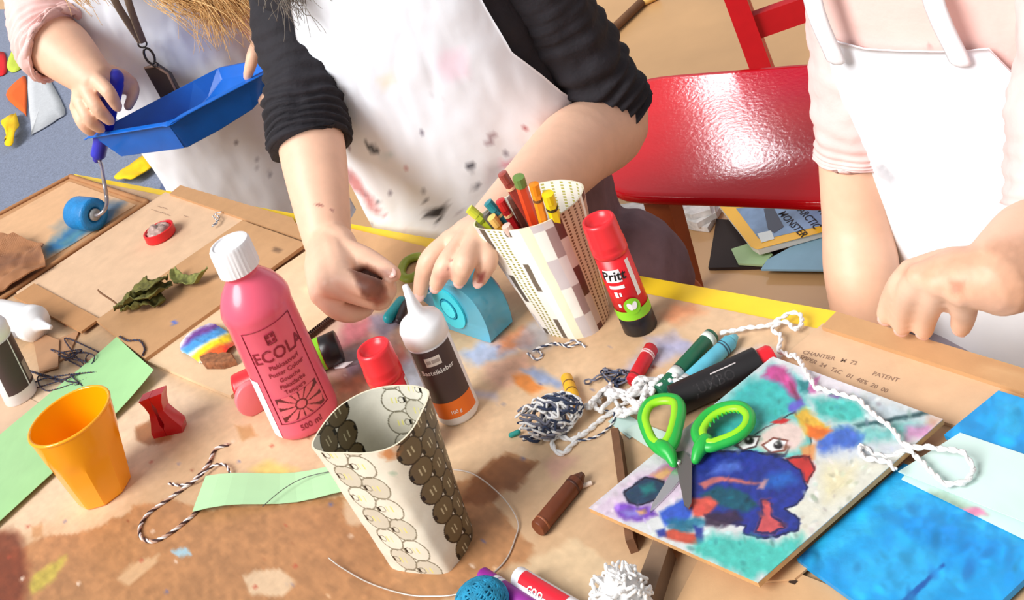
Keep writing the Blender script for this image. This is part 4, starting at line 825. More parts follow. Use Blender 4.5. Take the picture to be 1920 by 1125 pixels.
# ================================================================ the clown painting
zp = z0 + .0135; pt = .0042
PQ = [(1104, 952), (1421, 1092), (1768, 786), (1448, 668)]
CL = [
 ([(1430, 670), (1500, 690), (1560, 740), (1500, 800), (1380, 780), (1330, 760)], (206, 220, 226), 20, 16, .6, .1),
 ([(1330, 770), (1400, 715), (1450, 690), (1500, 710), (1510, 770), (1440, 800), (1400, 830), (1330, 850), (1290, 830)], (60, 190, 186), 14, 14, .95, .14),
 ([(1260, 820), (1330, 790), (1330, 850), (1260, 870)], (206, 170, 180), 14, 12, .7),
 ([(1440, 690), (1470, 685), (1490, 715), (1500, 750), (1485, 740), (1460, 715), (1428, 702)], (206, 66, 140), 5, 8, .9, .2), ([(1480, 715), (1494, 735), (1505, 760), (1492, 752)], (120, 40, 70), 3, 4, .8),
 ([(1490, 675), (1530, 690), (1620, 720), (1600, 760), (1540, 745), (1500, 720)], (238, 232, 240), 8, 10, .9), ([(1495, 715), (1520, 714), (1516, 735), (1500, 733)], (30, 120, 124), 3, 5, .9, .2), ([(1522, 712), (1540, 706), (1530, 735), (1515, 735)], (220, 110, 180), 3, 5, .8, .2),
 ([(1520, 745), (1600, 745), (1625, 765), (1620, 790), (1560, 790), (1530, 770)], (70, 194, 184), 8, 10, .95, .15), ([(1600, 735), (1690, 760), (1740, 780), (1700, 800), (1640, 790)], (196, 216, 224), 10, 10, .8, .1),
 ([(1555, 742), (1580, 740), (1570, 747)], (120, 50, 150), 3, 4, .8), ([(1600, 796), (1660, 785), (1745, 768), (1740, 776), (1650, 796), (1610, 802)], (30, 70, 76), 3, 4, .9),
 ([(1560, 800), (1640, 800), (1700, 790), (1740, 790), (1710, 815), (1640, 830), (1560, 830)], (110, 200, 196), 10, 12, .8, .15), ([(1535, 815), (1590, 800), (1620, 815), (1600, 840), (1545, 850), (1530, 835)], (70, 110, 210), 8, 9, .95, .15),
 ([(1535, 845), (1600, 840), (1680, 835), (1660, 855), (1560, 870)], (206, 218, 236), 10, 10, .8), ([(1700, 800), (1750, 790), (1740, 815), (1700, 825)], (214, 140, 190), 6, 8, .8, .2), ([(1740, 775), (1768, 786), (1750, 800), (1735, 790)], (226, 170, 140), 6, 6, .7),
 # yellow-white ground at the right
 ([(1540, 860), (1690, 850), (1640, 920), (1480, 1040), (1470, 960), (1530, 900)], (234, 232, 216), 16, 12, .95, .05), ([(1540, 880), (1600, 870), (1590, 920), (1550, 940)], (246, 232, 180), 16, 12, .7),
 # lilac corner
 ([(1104, 952), (1200, 880), (1330, 850), (1330, 900), (1230, 960), (1150, 985)], (228, 206, 226), 14, 10, .95, .06), ([(1200, 905), (1250, 870), (1280, 870), (1250, 900), (1215, 925)], (150, 60, 140), 5, 8, .7, .3), ([(1222, 890), (1250, 876), (1262, 884), (1238, 905)], (240, 186, 110), 5, 5, .85),
 # hat, face
 ([(1440, 800), (1490, 770), (1520, 800), (1520, 850), (1490, 860), (1440, 850), (1400, 850), (1380, 835)], (120, 206, 196), 4, 6, .98, .1, (40, 60, 70)),
 ([(1428, 812), (1450, 796), (1485, 788), (1510, 800), (1508, 828), (1490, 845), (1440, 848), (1420, 836)], (248, 214, 204), 7, 5, .92, .05),
 ([(1380, 834), (1400, 816), (1426, 818), (1418, 838), (1394, 845)], (250, 250, 250), 1.5, 1, 1, 0., (60, 36, 40)), (ell(1405, 826, 9, 7), (30, 24, 28), 2, 1, 1), (ell(1403, 823, 2.5, 2.5), (250, 250, 250), 1, 0, 1),
 ([(1428, 834), (1450, 820), (1478, 826), (1472, 845), (1444, 850)], (250, 250, 250), 1.5, 1, 1, 0., (120, 50, 36)), (ell(1459, 835, 9, 7), (30, 24, 28), 2, 1, 1), (ell(1456, 832, 2.5, 2.5), (250, 250, 250), 1, 0, 1), ([(1430, 848), (1470, 850), (1480, 838), (1474, 852), (1445, 858)], (60, 40, 50), 2, 2, .8),
 ([(1444, 792), (1462, 784), (1482, 787), (1464, 796)], (206, 40, 40), 1.5, 1, 1), ([(1476, 758), (1500, 748), (1508, 760), (1492, 772), (1478, 770)], (110, 96, 206), 4, 4, .95, .1),
 ([(1490, 775), (1510, 765), (1555, 800), (1540, 820), (1510, 815)], (238, 186, 60), 4, 5, .95, .1), ([(1510, 795), (1540, 800), (1560, 808), (1530, 825), (1515, 820)], (238, 110, 40), 4, 5, .9, .1),
 ([(1500, 840), (1530, 830), (1528, 860), (1505, 862)], (240, 160, 90), 4, 5, .9), ([(1472, 860), (1520, 852), (1528, 880), (1515, 905), (1500, 900)], (206, 50, 46), 4, 6, .97, .1, (80, 20, 30)),
 # blue coat
 ([(1300, 860), (1340, 845), (1400, 845), (1460, 855), (1500, 880), (1514, 915), (1500, 945), (1470, 955), (1500, 975), (1495, 995), (1460, 1005), (1420, 1008), (1392, 1000), (1396, 985), (1340, 975), (1300, 960), (1290, 900)], (36, 52, 150), 3, 5, .98, .25, (20, 24, 70)),
 ([(1340, 870), (1385, 862), (1395, 878), (1360, 890), (1330, 888)], (90, 120, 220), 6, 8, .8, .2), ([(1440, 890), (1480, 885), (1495, 905), (1460, 920), (1430, 910)], (40, 110, 206), 8, 8, .8, .2), ([(1310, 905), (1345, 895), (1400, 900), (1430, 905), (1400, 908), (1350, 905), (1320, 915)], (226, 120, 110), 3, 5, .9, .2), ([(1430, 900), (1440, 898), (1434, 915), (1420, 915)], (236, 170, 160), 3, 4, .8),
 ([(1310, 925), (1350, 912), (1400, 925), (1425, 945), (1400, 960), (1350, 950)], (20, 90, 104), 4, 6, .9, .25), ([(1430, 935), (1445, 935), (1450, 965), (1475, 985), (1455, 1000), (1415, 998), (1425, 970)], (224, 90, 90), 4, 6, .95, .15, (30, 30, 90)),
 # legs, shoes and shapes at the lower left
 ([(1170, 925), (1210, 895), (1248, 900), (1250, 925), (1215, 945), (1180, 945)], (26, 60, 90), 4, 6, .95, .25, (20, 16, 40)), ([(1200, 912), (1225, 905), (1232, 920), (1210, 930)], (30, 130, 130), 5, 6, .9, .25),
 ([(1150, 955), (1165, 945), (1215, 950), (1235, 968), (1195, 978), (1160, 972)], (120, 70, 190), 4, 6, .95, .25), ([(1165, 960), (1195, 955), (1205, 968), (1175, 970)], (150, 150, 230), 5, 5, .8), ([(1192, 958), (1208, 955), (1212, 963), (1198, 965)], (240, 180, 120), 3, 3, .9),
 ([(1238, 960), (1280, 935), (1300, 955), (1280, 985), (1245, 985)], (50, 90, 206), 4, 6, .95, .2), ([(1290, 935), (1330, 930), (1346, 945), (1330, 965), (1300, 975)], (224, 90, 74), 4, 5, .97, .12),
 ([(1250, 975), (1300, 970), (1330, 980), (1290, 1000), (1255, 1000)], (30, 110, 140), 5, 6, .9, .25), ([(1320, 965), (1380, 955), (1395, 975), (1340, 990), (1320, 985)], (60, 40, 66), 4, 6, .9, .3), ([(1235, 1000), (1260, 992), (1318, 1005), (1312, 1022), (1270, 1015)], (206, 80, 60), 3, 4, .95, .15), ([(1300, 985), (1318, 990), (1320, 1020), (1310, 1022)], (36, 50, 150), 3, 3, .9), ([(1230, 995), (1245, 990), (1250, 1005), (1235, 1006)], (40, 60, 160), 3, 3, .9),
 ([(1330, 1000), (1400, 1005), (1470, 1015), (1500, 1000), (1500, 1030), (1440, 1080), (1400, 1085), (1330, 1050), (1290, 1030)], (80, 204, 190), 10, 12, .97, .12),
]
paintb = cboard(PQ, zp + pt - .0006, .0006, CL, (226, 228, 228), 'clown_painting', 'bright acrylic clown painting on board under the green scissors', nu=340, nv=270, tone=.90, st=900, sk=dict(ln=(8, 18), wd=(3, 6.5), var=.10), mat=M('acrylic_paint', attr=True, rough=.45, bump=(150, .25, .002), var=.07, vscale=130), cat='painting')
new('board', prism([W(*q, zp + pt) * np.array([1, 1, 0]) + np.array([0, 0, zp]) for q in PQ], (0, 0, pt - .0007)), M('raw_board_edge', (206, 158, 104), rough=.8, var=.15, vscale=200), paintb, smooth=False)
cboard([(1190, 935), (1410, 1040), (1640, 830), (1450, 720)], z0 + .0036, .0098, [], (190, 146, 104), 'cardboard_sheet', 'cardboard sheet lying flat beneath the clown painting', nu=6, nv=6, group=GC)
# ================================================================ blue painted cards and mint strips
bp = M('blue_acrylic', attr=True, rough=.4, bump=(60, .4, .003), var=.12, vscale=50)
BL = [([(1500, 1050), (1690, 890), (1920, 980), (1920, 1030), (1700, 960), (1560, 1040)], (60, 180, 230), 20, 26, .7, .12), ([(1640, 960), (1760, 940), (1900, 1030), (1800, 1060)], (20, 130, 206), 20, 26, .7, .15), ([(1560, 1060), (1700, 1000), (1800, 1090), (1700, 1140), (1600, 1110)], (50, 170, 226), 20, 26, .7, .15), ([(1690, 1125), (1770, 1055), (1774, 1060), (1705, 1130)], (20, 70, 150), 2, 3, .8), ([(1496, 1040), (1530, 1020), (1530, 1040), (1505, 1062)], (20, 60, 110), 6, 6, .6)]
cboard([(1494, 1048), (1694, 868), (2010, 1000), (1760, 1240)], z0 + .004, .004, BL, (28, 150, 216), 'blue_card', 'bright blue painted card at the lower right corner', nu=150, nv=150, st=420, sk=dict(ln=(16, 44), wd=(7, 15), var=.08), mat=bp, cat='painted card', group='blue painted cards')
cboard([(1872, 732), (2000, 772), (1940, 905), (1770, 815)], z0 + .0082, .004, [([(1880, 735), (1920, 750), (1910, 850), (1860, 800)], (50, 176, 226), 14, 20, .7, .15)], (24, 146, 212), 'blue_card', 'blue painted card above the mint paper at the right', nu=70, nv=70, st=110, sk=dict(ln=(16, 44), wd=(7, 15), var=.08), mat=bp, cat='painted card', group='blue painted cards')
cboard([(1690, 898), (1706, 880), (2000, 1000), (1990, 1045)], z0 + .0088, .0006, [([(1724, 925), (1770, 925), (1850, 965), (1800, 975), (1750, 950)], (150, 172, 150), 8, 8, .9, .2), ([(1760, 960), (1835, 950), (1850, 965), (1780, 978)], (226, 130, 170), 4, 6, .9, .15)], (206, 232, 224), 'mint_paper', 'lower mint paper strip with a pink and grey band', nu=60, nv=12, mat=M('mint_paper', attr=True, rough=.6), cat='paper', group='mint paper strips')
cboard([(1800, 811), (2000, 878), (2000, 1010), (1684, 884)], z0 + .0125, .0007, [], (204, 228, 222), 'mint_paper', 'upper mint paper sheet under the white string loop', nu=12, nv=12, mat=MATS['mint_paper'], cat='paper', group='mint paper strips')
cboard([(1140, 790), (1165, 770), (1215, 800), (1180, 822)], z0 + .0005, .0005, [], (196, 220, 214), 'mint_paper', 'small mint paper slip beneath the white yarn tangle', nu=4, nv=4, mat=MATS['mint_paper'], cat='paper', group='mint paper strips')
cboard([(1168, 808), (1200, 792), (1262, 815), (1215, 838)], z0 + .0011, .0005, [], (204, 226, 216), 'mint_paper', 'mint paper slip under the green scissors handle', nu=4, nv=4, mat=MATS['mint_paper'], cat='paper', group='mint paper strips')
# ================================================================ green papers
gp = M('green_paper', attr=True, rough=.7)
def curl(T):
    p = PX(T); a = np.clip((p[:, 0] - 180) / 120, 0, 1); return .010 * a * a + .004
cboard([(222, 638), (297, 712), (-40, 1022), (-60, 872)], z0 + .001, .0005, [([(-60, 700), (120, 700), (60, 900), (-60, 980)], (166, 206, 150), 30, 20, .5, .03)], (160, 208, 146), 'green_paper', 'long light green paper lying behind the orange cup', nu=50, nv=24, mat=gp, cat='paper', group='green papers', zf=curl)
def curl2(T):
    p = PX(T); return .004 + .003 * np.sin((p[:, 0] - 360) / 40.)
cboard([(390, 902), (640, 880), (660, 930), (364, 966)], z0 + .001, .0005, [], (178, 220, 170), 'green_paper', 'pale green paper strip reaching under the patterned container', nu=50, nv=10, mat=gp, cat='paper', group='green papers', zf=curl2)
# ================================================================ cup, bottles, sticks
def up_axis(pb): return W(*pb, z0)
# orange cup with facets
cb = up_axis((197, 917)); cup = empty('orange_cup', cb, 'orange plastic cup with faceted lower half', 'cup')
orm = M('orange_plastic', (254, 168, 6), rough=.22, coat=.3); R1, R0, Hc = .0435, .0285, .088
V = []; N = 80
def cup_r(t, th, inner=0):
    r = R0 + (R1 - R0) * t ** .9; fac = np.clip((.66 - t) / .12, 0, 1); s = 2 * math.pi / 9; a = (th % s) - s / 2
    return r * (1 - fac * (1 - math.cos(s / 2) / math.cos(a)) * .9) - inner
ts = [0, .02, .1, .3, .5, .56, .62, .68, .8, .95, .99, 1.0]
for t in ts:
    for j in range(N): th = 2 * math.pi * j / N; r = cup_r(t, th) * (.96 if t == 0 else 1); V.append(cb + np.array([math.cos(th) * r, math.sin(th) * r, t * Hc]))
for t in (1.0, .97, .7, .4, .06, .05):
    for j in range(N): th = 2 * math.pi * j / N; r = (R0 + (R1 - R0) * t ** .9 - .0028) * (1 if t != .05 else .02); V.append(cb + np.array([math.cos(th) * r, math.sin(th) * r, t * Hc + (.0008 if t == 1 else 0)]))
K = len(ts) + 6; F = [(i * N + j, i * N + (j + 1) % N, (i + 1) * N + (j + 1) % N, (i + 1) * N + j) for i in range(K - 1) for j in range(N)] + [tuple(range(N))[::-1]]
new('cup_wall', (V, F), orm, cup, auto=.35)
new('rim', tube([cb + np.array([math.cos(a) * (R1 - .001), math.sin(a) * (R1 - .001), Hc]) for a in np.linspace(0, 2 * math.pi, 64, endpoint=False)], .0017, 8, cap=False, closed=True), orm, cup)
# pink paint bottle
pb = up_axis((577, 784)); bot = empty('paint_bottle', pb, 'tall pink paint bottle with white ribbed screw cap', 'bottle')
pk = M('pink_bottle', (236, 96, 122), rough=.3, coat=.2, var=.04, vscale=30); r = .0345
new('bottle_body', lathe([(.001, 0), (.030, 0), (r - .001, .004), (r, .010), (r, .128), (r + .001, .131), (r + .0012, .137), (r - .001, .144), (r - .006, .154), (.021, .163), (.017, .167), (.0162, .17), (.0185, .1715), (.0185, .174), (.0155, .175), (.0155, .18)], pb, n=64), pk, bot)
cap = []
prof = [(.0205, .174), (.0205, .200), (.0195, .2025), (.017, .203), (.0165, .2015), (.001, .2015)]
v, f = lathe(prof, pb, n=96)
c = np.arange(96); rad = 1 + .025 * (np.sin(c * 2 * math.pi / 3) > 0)
for i in range(2): v[i * 96:(i + 1) * 96, :2] = pb[:2] + (v[i * 96:(i + 1) * 96, :2] - pb[:2]) * rad[:, None]
capo = new('screw_cap', (v, f), M('white_cap', (240, 238, 240), rough=.4), bot, auto=.5)
tocam = math.atan2(-pb[1], -pb[0])
def toward(p): return math.atan2(-p[1], -p[0])
lab0 = toward(pb) - .02
dark = M('maroon_print', (140, 22, 44), rough=.5)
cm = lambda z, a=lab0: cylmap(pb, r + .0004, z, a)
def rect_line(fn, x0, y0, x1, y1, w=.0008, n=10):
    P_ = []
    for (a, b) in (((x0, y0), (x1, y0)), ((x1, y0), (x1, y1)), ((x1, y1), (x0, y1)), ((x0, y1), (x0, y0))):
        p = [fn(a[0] + (b[0] - a[0]) * t, a[1] + (b[1] - a[1]) * t) for t in np.linspace(0, 1, n)]; P_.append(tube(p, w / 2, 5, cap=False))
    return join(*P_)
new('label_frame', rect_line(cm(.0), -.027, .022, .028, .124), dark, bot)
new('label_emblem', rect_line(cm(.0), -.005, .107, .004, .117, .0016), dark, bot); new('label_emblem', join(*[patch_cyl(pb, r + .0005, .1085 + .0045 * j_, .111 + .0045 * j_, lab0 + (-.0037 + .0042 * i_) / r, lab0 + (-.0010 + .0042 * i_) / r, 4) for i_ in (0, 1) for j_ in (0, 1)]), dark, bot, smooth=False)
for s, y, sz in (('ECOLA', .095, .0175), ('Plakkaatverf', .083, .0066), ('Poster Colour', .0755, .0066), ('Gouache', .068, .0062), ('Plakatfarbe', .061, .0062), ('Tempera', .0545, .0062), ('500 ml', .014, .0085)):
    new('lettering', text_on(lambda x, y_, y=y: cylmap(pb, r + .0005, y, lab0 + .06)(x, y_), s, sz), dark, bot, smooth=False)
# flower picture
v, f = patch_cyl(pb, r + .0003, .024, .050, lab0 - .022 / r, lab0 + .024 / r, 60, rows=40)
th = np.linspace(-1, 1, 60)[None, :] * np.ones((40, 1)); hh = np.linspace(-.6, .6, 40)[:, None] * np.ones((1, 60)); rr_ = np.hypot(th * .9, hh * 1.0 ); an = np.arctan2(hh, th)
pet = (np.abs(np.sin(an * 6 + .4)) > .34 + .9 * np.clip(rr_ - .62, 0, 1)) & (rr_ > .25) & (rr_ < .93) | (rr_ < .18)
new('flower_print', (v, f), M('flower_print', attr=True, rough=.35), bot, col=np.where(pet.ravel()[:, None], np.array(rgb(240, 106, 120)), np.array(rgb(104, 22, 34))))
new('side_label', patch_cyl(pb, r + .0004, .006, .070, lab0 - .052 / r, lab0 - .034 / r, 12), M('white_label', (244, 240, 242), rough=.4), bot)
lid = up_axis((478, 762)); new('round_lid', lathe([(.001, 0), (.016, 0), (.0175, .001), (.0175, .008), (.016, .009), (.001, .0088)], W(470, 742, z0 + .017), nrm(W(500, 800, z0 + .017) - W(470, 742, z0 + .017)), 40), M('pink_lid', (240, 130, 136), rough=.4), label='round pink lid standing on edge behind the pink bottle', cat='lid')
# white craft glue bottle
def glue_bottle(pxb, label, name='glue_bottle', ax=None, base=None, rr=.0205, yaw=0., write=True, hgt=.083):
    g = up_axis(pxb) if base is None else base; ax = np.array([0, 0, 1.]) if ax is None else nrm(ax); o = empty(name, g, label, 'glue bottle', 'white glue bottles')
    ref = np.array([1., 0, 0]) if abs(ax[2]) > .9 else np.array([0, 0, 1.])
    wp = M('white_plastic', (238, 238, 240), rough=.35)
    new('bottle_body', lathe([(.001, 0), (rr - .002, 0), (rr, .003), (rr, hgt), (rr - .002, hgt + .003), (.012, hgt + .005)], g, ax, 48, ref), wp, o)
    new('nozzle_cap', lathe([(rr - .001, hgt - .001), (rr + .0012, hgt), (rr + .0012, hgt + .013), (rr - .001, hgt + .018), (.011, hgt + .023), (.0075, hgt + .028), (.005, hgt + .038), (.0028, hgt + .054), (.001, hgt + .0545)], g, ax, 48, ref), M('white_nozzle', (246, 246, 248), rough=.35), o)
    a, b, c = frame(ax, ref); d = -g / np.linalg.norm(g); a0 = math.atan2(d @ b, d @ a) + yaw
    cmap = lambda z, k=.0005: cylmap(g, rr + k, z, a0, ax, ref)
    new('label', patch_cyl(g, rr + .0003, .016, hgt - .003, a0 - .9, a0 + 1.25, 30, ax, ref), M('brown_label', (74, 56, 56), rough=.45, var=.1), o)
    if write:
        new('label_band', patch_cyl(g, rr + .00045, .009, .026, a0 - .9, a0 + 1.25, 30, ax, ref), M('orange_band', (238, 116, 30), rough=.45), o)
        new('label_side', patch_cyl(g, rr + .0003, .012, hgt - .003, a0 - 1.5, a0 - .92, 14, ax, ref), M('grey_label', (150, 146, 150), rough=.45), o)
        new('logo_plate', join(patch_cyl(g, rr + .0006, hgt - .018, hgt - .009, a0 - .30, a0 + .42, 12, ax, ref)), M('logo_cream', (226, 216, 206), rough=.5), o)
        for u0, u1 in ((-.24, -.04), (.0, .36)): new('logo_bar', patch_cyl(g, rr + .0008, hgt - .0152, hgt - .0118, a0 + u0, a0 + u1, 8, ax, ref), M('logo_grey', (170, 156, 148), rough=.5), o)
        new('lettering', text_on(lambda x, y: cmap(hgt - .0245, .0007)(x + .002, y), 'Bastelkleber', .0068), M('white_print', (240, 236, 232), rough=.5), o, smooth=False)
        new('lettering', text_on(lambda x, y: cmap(.015, .0007)(x + .003, y), '100 g', .0050), MATS['white_print'], o, smooth=False)
    else:
        new('label_line', patch_cyl(g, rr + .0006, .014, hgt - .002, a0 + .42, a0 + .50, 4, ax, ref), wp, o)
        new('label_panel', patch_cyl(g, rr + .0006, .020, .045, a0 + .62, a0 + 1.02, 8, ax, ref), M('label_panel', (170, 150, 140), rough=.5), o)
    return o
glue_bottle((861, 772), 'standing white glue bottle with brown label beside the pink bottle', yaw=-.25)
glue_bottle((20, 750), 'standing white glue bottle cut off by the left photo edge', base=W(42, 744, z0), yaw=.2, write=False)
gb = glue_bottle((0, 0), 'grey-labelled glue bottle lying on its side at the left edge', base=W(96, 614, z0 + .0225) - nrm(W(98, 618, z0 + .0225) - W(48, 566, z0 + .0225)) * .0 - nrm([.70, -.71, 0]) * .1375, ax=(.70, -.71, 0), write=False, rr=.0215)
for c in gb.children:
    if c.name.startswith('label'): c.data.materials[0] = M('grey_label2', (150, 152, 160), rough=.4)
# glue sticks
def glue_stick(g, ax, label, h=.117, r=.0165, yaw=0., write=True, mirror=False):
    ax = nrm(ax); o = empty('glue_stick', g, label, 'glue stick', 'red glue sticks'); ref = np.array([1., 0, 0]) if abs(ax[2]) > .9 else np.array([0, 0, 1.])
    g = np.asarray(g, float); a, b, c = frame(ax, ref); d = -g / np.linalg.norm(g); a0 = math.atan2(d @ b, d @ a) + yaw
    new('base_knob', lathe([(.001, 0), (r - .001, 0), (r, .001), (r, .018), (r - .001, .019), (.001, .019)], g, ax, 48, ref), M('black_plastic', (28, 24, 26), rough=.35), o)
    new('barrel', lathe([(.001, .018), (r, .018), (r, .083), (.001, .083)], g, ax, 48, ref), M('red_barrel', (222, 22, 34), rough=.35), o)
    new('cap', lathe([(r - .001, .082), (r + .0006, .083), (r + .0006, .088), (r, .089), (r + .0006, .0905), (r, .092), (r + .0006, .0935), (r, .095), (r - .0004, h - .003), (r - .0012, h), (r - .003, h + .0004), (r - .004, h - .001), (r - .006, h - .005), (.001, h - .006)], g, ax, 48, ref), M('red_cap', (232, 44, 52), rough=.3), o)
    new('green_band', patch_cyl(g, r + .0003, .0185, .028, a0 - math.pi, a0 + math.pi, 60, ax, ref), M('lime_band', (140, 212, 40), rough=.4), o)
    if write:
        cm_ = lambda z, x0=0., k=.0006: (lambda x, y: cylmap(g, r + k, z, a0 + x0 / r, ax, ref)(x, y)); wl = MATS['white_label']; kk = M('black_print', (24, 22, 24), rough=.5)
        new('logo_plate', patch_cyl(g, r + .0004, .060, .073, a0 - .86, a0 + .12, 14, ax, ref), wl, o)
        new('lettering', text_on(cm_(.0662, -.0055), 'Pritt', .0135, shear=.15, bold=.022), kk, o, smooth=False)
        new('logo_stripe', patch_cyl(g, r + .0004, .053, .0565, a0 - .8, a0 + .1, 12, ax, ref), wl, o)
        new('side_label', patch_cyl(g, r + .0004, .040, .078, a0 + .62, a0 + .90, 8, ax, ref), wl, o)
        P_ = lathe([(.0085, 0), (.0085, .0001)], (0, 0, 0), n=2)
        disc = [cm_(.033, .0015, .0007)(math.cos(t) * .0082, math.sin(t) * .0082) for t in np.linspace(0, 2 * math.pi, 32, endpoint=False)] + [cm_(.033, .0015, .0007)(0, 0)]
        new('eco_emblem', (disc, [(i, (i + 1) % 32, 32) for i in range(32)]), MATS['lime_band'], o)
        for k in (-1, 1): new('leaf_mark', [(lambda q: (q, [tuple(range(len(q)))]))([cm_(.033, .0015, .0011)(x, y) for x, y in ell(k * .0022, .0004, .0024, .0042, -22 * k, 14)])][0], wl, o)
        for z1, z2, u1, u2 in ((.044, .050, -.62, -.42), (.045, .049, -.34, -.22), (.0335, .037, -.66, -.5)): new('label_mark', patch_cyl(g, r + .0005, z1, z2, a0 + u1, a0 + u2, 6, ax, ref), wl, o)
    return o
glue_stick(up_axis((1201, 612)), (0, 0, 1), 'tall standing red glue stick with black base beside the pencil holder', yaw=-.1)
glue_stick(W(786, 850, z0), (0, 0, 1), 'red glue stick standing behind the patterned container', h=.113, yaw=.4)
gs = glue_stick(W(636, 648, z0 + .0168), (W(540, 690, z0 + .0168) - W(636, 648, z0 + .0168)), 'red glue stick lying behind the pink bottle, black base outward', write=False)
new('paper_scrap', prism([W(620, 684, z0 + .0005), W(662, 678, z0 + .006), W(645, 690, z0 + .001), W(628, 692, z0 + .0005)], (0, 0, .0006)), M('white_paper', (246, 244, 244), rough=.6), smooth=False, label='tiny white paper scrap beside the lying glue stick', cat='paper')
# ================================================================ paper-covered containers
def container(rim, base, h, name, label, pat, wall=.0016, nt=190, nl=400, flare=None):
    R_ = spline(np.array(rim, float), 24, True); B_ = spline(np.array(base, float), 24, True)
    def resample(P, z):
        w = np.array([W(x, y, z) for x, y in P]); d = np.r_[0, np.cumsum(np.linalg.norm(np.diff(np.r_[w, w[:1]], axis=0), axis=1))]
        s = np.linspace(0, d[-1], nl, endpoint=False); q = np.r_[w, w[:1]]; return np.stack([np.interp(s, d, q[:, i]) for i in range(3)], -1), d[-1]
    r, per = resample(R_, z0 + h); b, _ = resample(B_, z0)
    o = empty(name, b.mean(0), label, 'container', 'paper-covered containers'); V = []; uv = []
    for t in np.linspace(0, 1, nt):
        for j in range(nl): V.append(b[j] * (1 - t) + r[j] * t); uv.append((j / nl * per, t * h))
    V = np.array(V); V[:, :2] += 0; uv = np.array(uv); F = [(i * nl + j, i * nl + (j + 1) % nl, (i + 1) * nl + (j + 1) % nl, (i + 1) * nl + j) for i in range(nt - 1) for j in range(nl)]
    V[:, :2] += np.stack([noise(V, 45., 2), noise(V + 7, 45., 2)], -1) * .0016
    c0, c1 = b.mean(0), r.mean(0); Vi = V.copy()
    for i in range(nt):
        t = i / (nt - 1); c = c0 * (1 - t) + c1 * t; d = Vi[i * nl:(i + 1) * nl] - c; Vi[i * nl:(i + 1) * nl] -= d / np.linalg.norm(d, axis=1)[:, None] * wall
    pm_ = M('glossy_printed_paper', attr=True, rough=.38, bump=(60, .1), spec=.45)
    new('wall', (V, F), pm_, o, col=pat(uv, 0, per))
    lin_ = new('lining', (Vi, [q[::-1] for q in F]), pm_, o, col=pat(uv, 1, per))
    k = (nt - 1) * nl; new('rim', (np.concatenate([V[k:], Vi[k:]]), [(j, (j + 1) % nl, nl + (j + 1) % nl, nl + j) for j in range(nl)]), M('paper_edge', (226, 216, 190), rough=.7), o)
    f0 = Vi[3 * nl:4 * nl]; new('bottom', (f0, [tuple(range(nl))]), M('container_bottom', (196, 184, 156), rough=.7), o, smooth=False)
    return o, b, r
D_ = .0238                                     # printed circle spacing
def circles(uv, inner, per, bands):
    c = np.tile(np.array(rgb(236, 232, 216)), (len(uv), 1)); c *= (1 + .03 * noise(uv, 500., 3))[:, None]
    for u0, dk, cols in bands:
        brown = np.array(rgb(92, 74, 44)) if dk else np.array(rgb(186, 180, 160)); line = np.array(rgb(52, 42, 26)) if dk else np.array(rgb(130, 124, 104)); pale = np.array(rgb(206, 196, 160))  # pale bands: same brown print, its washed-out sheen put into the colour
        for ci in range(cols):
            for rj in range(-1, 10):
                cx_ = u0 + ci * D_ * .86; cy_ = rj * D_ * .96 + (ci % 2) * D_ * .48 + .004
                dx = (uv[:, 0] - cx_ + per / 2) % per - per / 2; dy = uv[:, 1] - cy_; rr = np.hypot(dx, dy)
                ins = rr < D_ * .5
                if dk or (rj % 2 == 0): c[ins] = c[ins] * .15 + brown * .85 if dk else c[ins] * .55 + brown * .45
                ring = np.abs(rr - D_ * .5) < .0006; c[ring] = line
                if dk:
                    q = ins & (np.abs(np.abs(dx) - .0022) < .0007) & (np.abs(dy) < .0035); c[q] = pale
                else:
                    q = ins & (np.abs(np.abs(dx) - .0022) < .0006) & (np.abs(dy) < .0030); c[q] = np.array(rgb(232, 226, 130))
                    q = (np.abs(np.hypot(dx - D_ * .3, dy) - .003) < .0004) & ins; c[q] = line
                # concave diamond between the circles with a dark dash
                q = (np.abs(dx - D_ * .43) < .0011) & (np.abs(dy - D_ * .0) < .0026); c[q] = np.array(rgb(30, 26, 22))
    return c
def pat_front(uv, inner, per):
    c = circles(uv, inner, per, BANDS)
    if not inner:
        q = np.stack([(uv[:, 0] - BROWN) / .009, (uv[:, 1] - .127) / .006], -1); a = np.clip(1.25 - np.hypot(*q.T) + noise(uv, 300., 3), 0, 1)[:, None] * .75; c = c * (1 - a) + np.array(rgb(206, 120, 60)) * a
        q = np.stack([(uv[:, 0] - BROWN - .006) / .004, (uv[:, 1] - .108) / .004], -1); a = np.clip(1.1 - np.hypot(*q.T) + noise(uv, 400., 3), 0, 1)[:, None] * .5; c = c * (1 - a) + np.array(rgb(110, 160, 130)) * a
    return c
rimF = [(584, 832), (610, 788), (645, 754), (697, 729), (756, 721), (796, 727), (804, 744), (776, 802), (742, 834), (697, 850), (640, 851), (600, 848)]
basF = [(732, 1062), (722, 1030), (738, 990), (778, 965), (830, 955), (872, 966), (888, 998), (876, 1030), (854, 1060), (836, 1075), (795, 1076), (760, 1072)]
